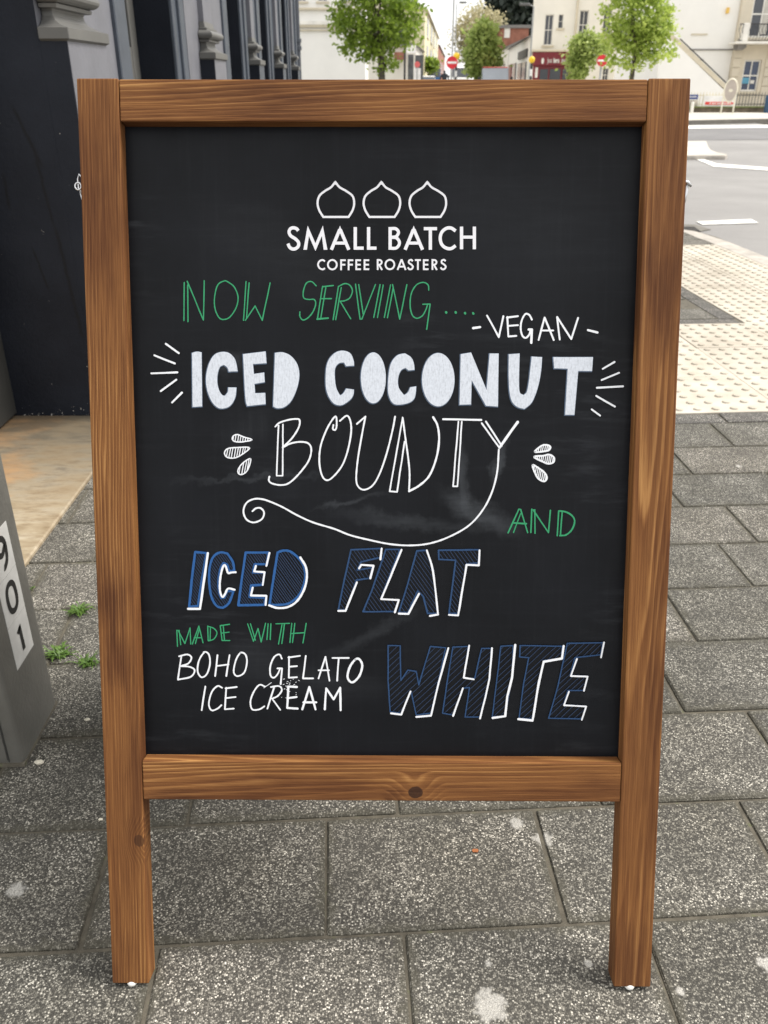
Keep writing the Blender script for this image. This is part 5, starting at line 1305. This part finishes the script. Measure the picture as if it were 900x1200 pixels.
beacon('amber globe crossing beacon peeping out behind the no entry sign', 535, 66, 58, 4.0)
beacon('amber globe crossing beacon in front of the burgundy shop', 623.3, 70, 50, 3.7)
def lamp(label, px, py, Y, r, d):
    c = atY(px, py, Y); root = thing('street_lamp', label, 'street lamp', (c.x, Y, 0))
    bm = BM(); tube(bm, [(c.x, Y, -.05), (c.x, Y, c.z*.5), (c.x, Y, c.z), (c.x+d*.25, Y, c.z+.08)], [r*1.3, r, r*.8, r*.6], 8); obj('pole', bm, pole, root)
    bm = BM(); xs = sorted((c.x+d*.2, c.x+d*.75)); box(bm, xs[0], xs[1], Y-.09, Y+.09, c.z+.03, c.z+.15, .03); obj('lamp_head', bm, paint('lamp_grey', (.10, .10, .10, 1), .5) if 'lamp_grey' not in bpy.data.materials else bpy.data.materials['lamp_grey'], root)
lamp('slim street lamp with its head turned right, beside the tall pole in mid street', 535.2, 4.5, 75, .04, 1)
lamp('slim dark street lamp with its head turned left in front of the cream corner building', 625.6, 7.5, 52, .045, -1)
r = px_rect(531, 541, 58.6, 60.2, 66)
pn = thing('name_plate_sign', 'narrow white street sign plate on a thin post above the white van', 'sign', ((r[0]+r[1])/2, 66, 0))
bm = BM(); box(bm, r[0], r[1], 65.96, 66, r[2], r[3]); obj('plate', bm, swh, pn)
bm = BM(); tube(bm, [((r[0]+r[1])/2, 66.04, 0), ((r[0]+r[1])/2, 66.04, r[3])], .03, 6); obj('post', bm, pole, pn)
r = px_rect(476.5, 487.5, 53, 62, 56)
hb = thing('billboard', 'white board on a dark pole over the dark hoarding', 'sign', (r[0], 56, 0))
bm = BM(); box(bm, r[0], r[1], 55.95, 56, r[2], r[3]); obj('board', bm, swh, hb)
bm = BM(); tube(bm, [(r[0]-.1, 56.05, 0), (r[0]-.1, 56.05, r[3]+.3)], .06, 8); obj('pole', bm, blackm, hb)
hd = thing('hoarding', 'dark grey double hoarding at the corner left of the yellow house', 'hoarding', (atY(487, 80, 58).x, 58, 0))
dk = paint('hoarding_grey', (.085, .09, .095, 1), .6, var=.4, scale=4)
for a, b, t_ in ((478, 484.5, 64), (486.5, 496, 64.5)):
    r = px_rect(a, b, t_, 90, 58); bm = BM(); box(bm, r[0], r[1], 57.9, 58, .02, r[3], .01); obj('panel', bm, dk, hd)
r = px_rect(485, 493, 80, 91, 55.5); cab = bx('electric_cabinet', r[0], r[1], 55.5, 55.9, 0, r[3], bwh, None, .02); cab.location = (0, 0, 0)
tag(cab, 'white street cabinet in front of the dark hoarding', 'cabinet')

# ---- vehicles
tyre = paint('tyre', (.02, .02, .02, 1), .8); rimm = paint('alloy', (.4, .4, .42, 1), .3, .8); lightm = paint('headlight', (.7, .7, .72, 1), .15)
def vehicle(name, label, cat, x, y, rot, Wd, L, h, body, van=False, roofcol=None, group=None, gl=None):
    root = thing(name, label, cat, (x, y, 0), group); R = Matrix.Translation((x, y, 0)) @ Matrix.Rotation(rot, 4, 'Z')
    hb_ = h*.60
    lower = [(-L/2, .28), (-L/2-.04, .6), (-L/2+.08, hb_-.08), (-L/2+.9 if not van else -L/2+.55, hb_+.04), (L/2-.1, hb_+.06), (L/2, .65), (L/2, .28)]
    def ext(pts, w0, w1, mat, nm, par, bev=.05):
        bm = BM(); n = len(pts)
        a = [bm.verts.new((w0, p[0], p[1])) for p in pts]; b = [bm.verts.new((w1, p[0], p[1])) for p in pts]
        for i in range(n): bm.faces.new((a[i], a[(i+1) % n], b[(i+1) % n], b[i]))
        bm.faces.new(a[::-1]); bm.faces.new(b); bmesh.ops.recalc_face_normals(bm, faces=bm.faces)
        if bev: bmesh.ops.bevel(bm, geom=bm.edges[:], offset=bev, segments=2, affect='EDGES')
        bmesh.ops.transform(bm, matrix=R, verts=bm.verts); return obj(nm, bm, mat, par)
    b = ext(lower, -Wd/2, Wd/2, body, 'body', root)
    y0 = -L/2+(.75 if not van else .45)
    cab_ = [(y0, hb_), (y0+.75 if not van else y0+.5, h-.06), (L/2-.5 if not van else L/2-.1, h-.06), (L/2-.12 if not van else L/2-.03, hb_)]
    ext(cab_, -Wd/2+.09, Wd/2-.09, gl or glass, 'cabin', root, .04)
    ext([(cab_[1][0]-.05, h-.07), (cab_[1][0]+.15, h), (cab_[2][0]-.1, h), (cab_[2][0]+.05, h-.07)], -Wd/2+.12, Wd/2-.12, roofcol or body, 'roof', root, .02)
    if van: ext([(y0+1.4, hb_-.1), (y0+1.2, h-.05), (L/2-.04, h-.05), (L/2-.02, hb_-.1)], -Wd/2+.03, Wd/2-.03, body, 'cargo_side', root, .03)
    for sx in (-1, 1):
        for yy in (-L/2+.85, L/2-.85):
            bm = BM(); tube(bm, [R @ Vector((sx*(Wd/2-.20), yy, .32)), R @ Vector((sx*(Wd/2+.01), yy, .32))], .32, 18); wl_ = obj('wheel', bm, tyre, root)
            bm = BM(); tube(bm, [R @ Vector((sx*(Wd/2), yy, .32)), R @ Vector((sx*(Wd/2+.02), yy, .32))], .19, 14); obj('rim', bm, rimm, wl_)
        bm = BM(); box(bm, sx*(Wd/2-.25)-.16, sx*(Wd/2-.25)+.16, -L/2-.06, -L/2+.1, .62, .78, .02, R); obj('headlight', bm, lightm, root)
        bm = BM(); box(bm, sx*(Wd/2+.10)-.08, sx*(Wd/2+.10)+.08, y0+.35, y0+.45, hb_+.02, hb_+.18, .02, R); obj('wing_mirror', bm, blackm, root)
    bm = BM(); box(bm, -.26, .26, -L/2-.07, -L/2, .42, .53, .005, R); obj('number_plate', bm, swh, root)
cp = lambda n, c: paint(n, c, .25, var=.03)
x = atY(584.5, 86, 57).x; vehicle('parked_car', 'silver people carrier with a red roof standing below the soft green tree', 'car', x, 59, -SA, 1.75, 4.3, 1.83, cp('silver_car', (.42, .43, .46, 1)), roofcol=cp('red_roof', (.50, .06, .04, 1)), gl=mk_glass('pale_windscreen', (.20, .22, .25, 1), .2))
x = atY(500, 86, 75).x; vehicle('parked_car', 'white hatchback facing us at the left side of the street', 'car', x, 77, -SA, 1.7, 4.0, 1.42, cp('white_car', (.75, .75, .74, 1)))
x = atY(541, 86, 92).x; vehicle('white_van', 'white van coming up the middle of the street behind the no entry sign', 'van', x, 94, -SA, 1.95, 5, 2.25, cp('white_van', (.75, .75, .74, 1)), True)
x = atY(509, 86, 108).x; vehicle('blue_van', 'blue van parked on the left of the street by the bush', 'van', x, 110, -SA, 1.7, 4.6, 2.35, cp('blue_van', (.03, .12, .33, 1)), True)

# ---- a walker far down the street
def walker(x, y, h, cloth, label):
    me = bpy.data.meshes.new('body'); k = h/1.75
    J = [(0, 0, .95), (0, 0, 1.12), (0, 0, 1.34), (0, 0, 1.47), (0, 0, 1.54), (0, 0, 1.66), (-.10, 0, .90), (-.11, -.06, .50), (-.11, .10, .09), (-.11, -.06, .04), (.10, 0, .90), (.11, .10, .50), (.12, -.12, .09), (.12, -.26, .04),
         (-.19, 0, 1.40), (-.25, .06, 1.15), (-.25, -.04, .90), (.19, 0, 1.40), (.25, -.06, 1.15), (.25, -.18, .93), (-.25, -.06, .80), (.25, -.24, .86)]
    E_ = [(0, 1), (1, 2), (2, 3), (3, 4), (4, 5), (0, 6), (6, 7), (7, 8), (8, 9), (0, 10), (10, 11), (11, 12), (12, 13), (2, 14), (14, 15), (15, 16), (16, 20), (2, 17), (17, 18), (18, 19), (19, 21)]
    Rr = [.15, .135, .16, .065, .06, .10, .10, .07, .045, .04, .10, .07, .045, .04, .065, .05, .035, .065, .05, .035, .03, .03]
    me.from_pydata([(a*k, b*k, c*k) for a, b, c in J], E_, []); o = bpy.data.objects.new('person', me)
    me.materials.append(cloth); put(o, None, (x, y, 0))
    m_ = o.modifiers.new('Skin', 'SKIN'); lay_ = me.skin_vertices[0].data if me.skin_vertices else None
    if lay_ is None:
        bm = bmesh.new(); bm.from_mesh(me); bm.verts.layers.skin.verify(); bm.to_mesh(me); bm.free(); lay_ = me.skin_vertices[0].data
    for i_, r_2 in enumerate(Rr): lay_[i_].radius = (r_2*k, r_2*k*.85)
    lay_[0].use_root = True
    s2 = o.modifiers.new('Sub', 'SUBSURF'); s2.levels = 1; s2.render_levels = 1
    tag(o, label, 'person')
walker(atY(521, 84, 60).x, 60, 1.74, paint('dark_coat', (.03, .035, .045, 1), .8), 'person in a dark coat walking in the street left of the no entry sign')
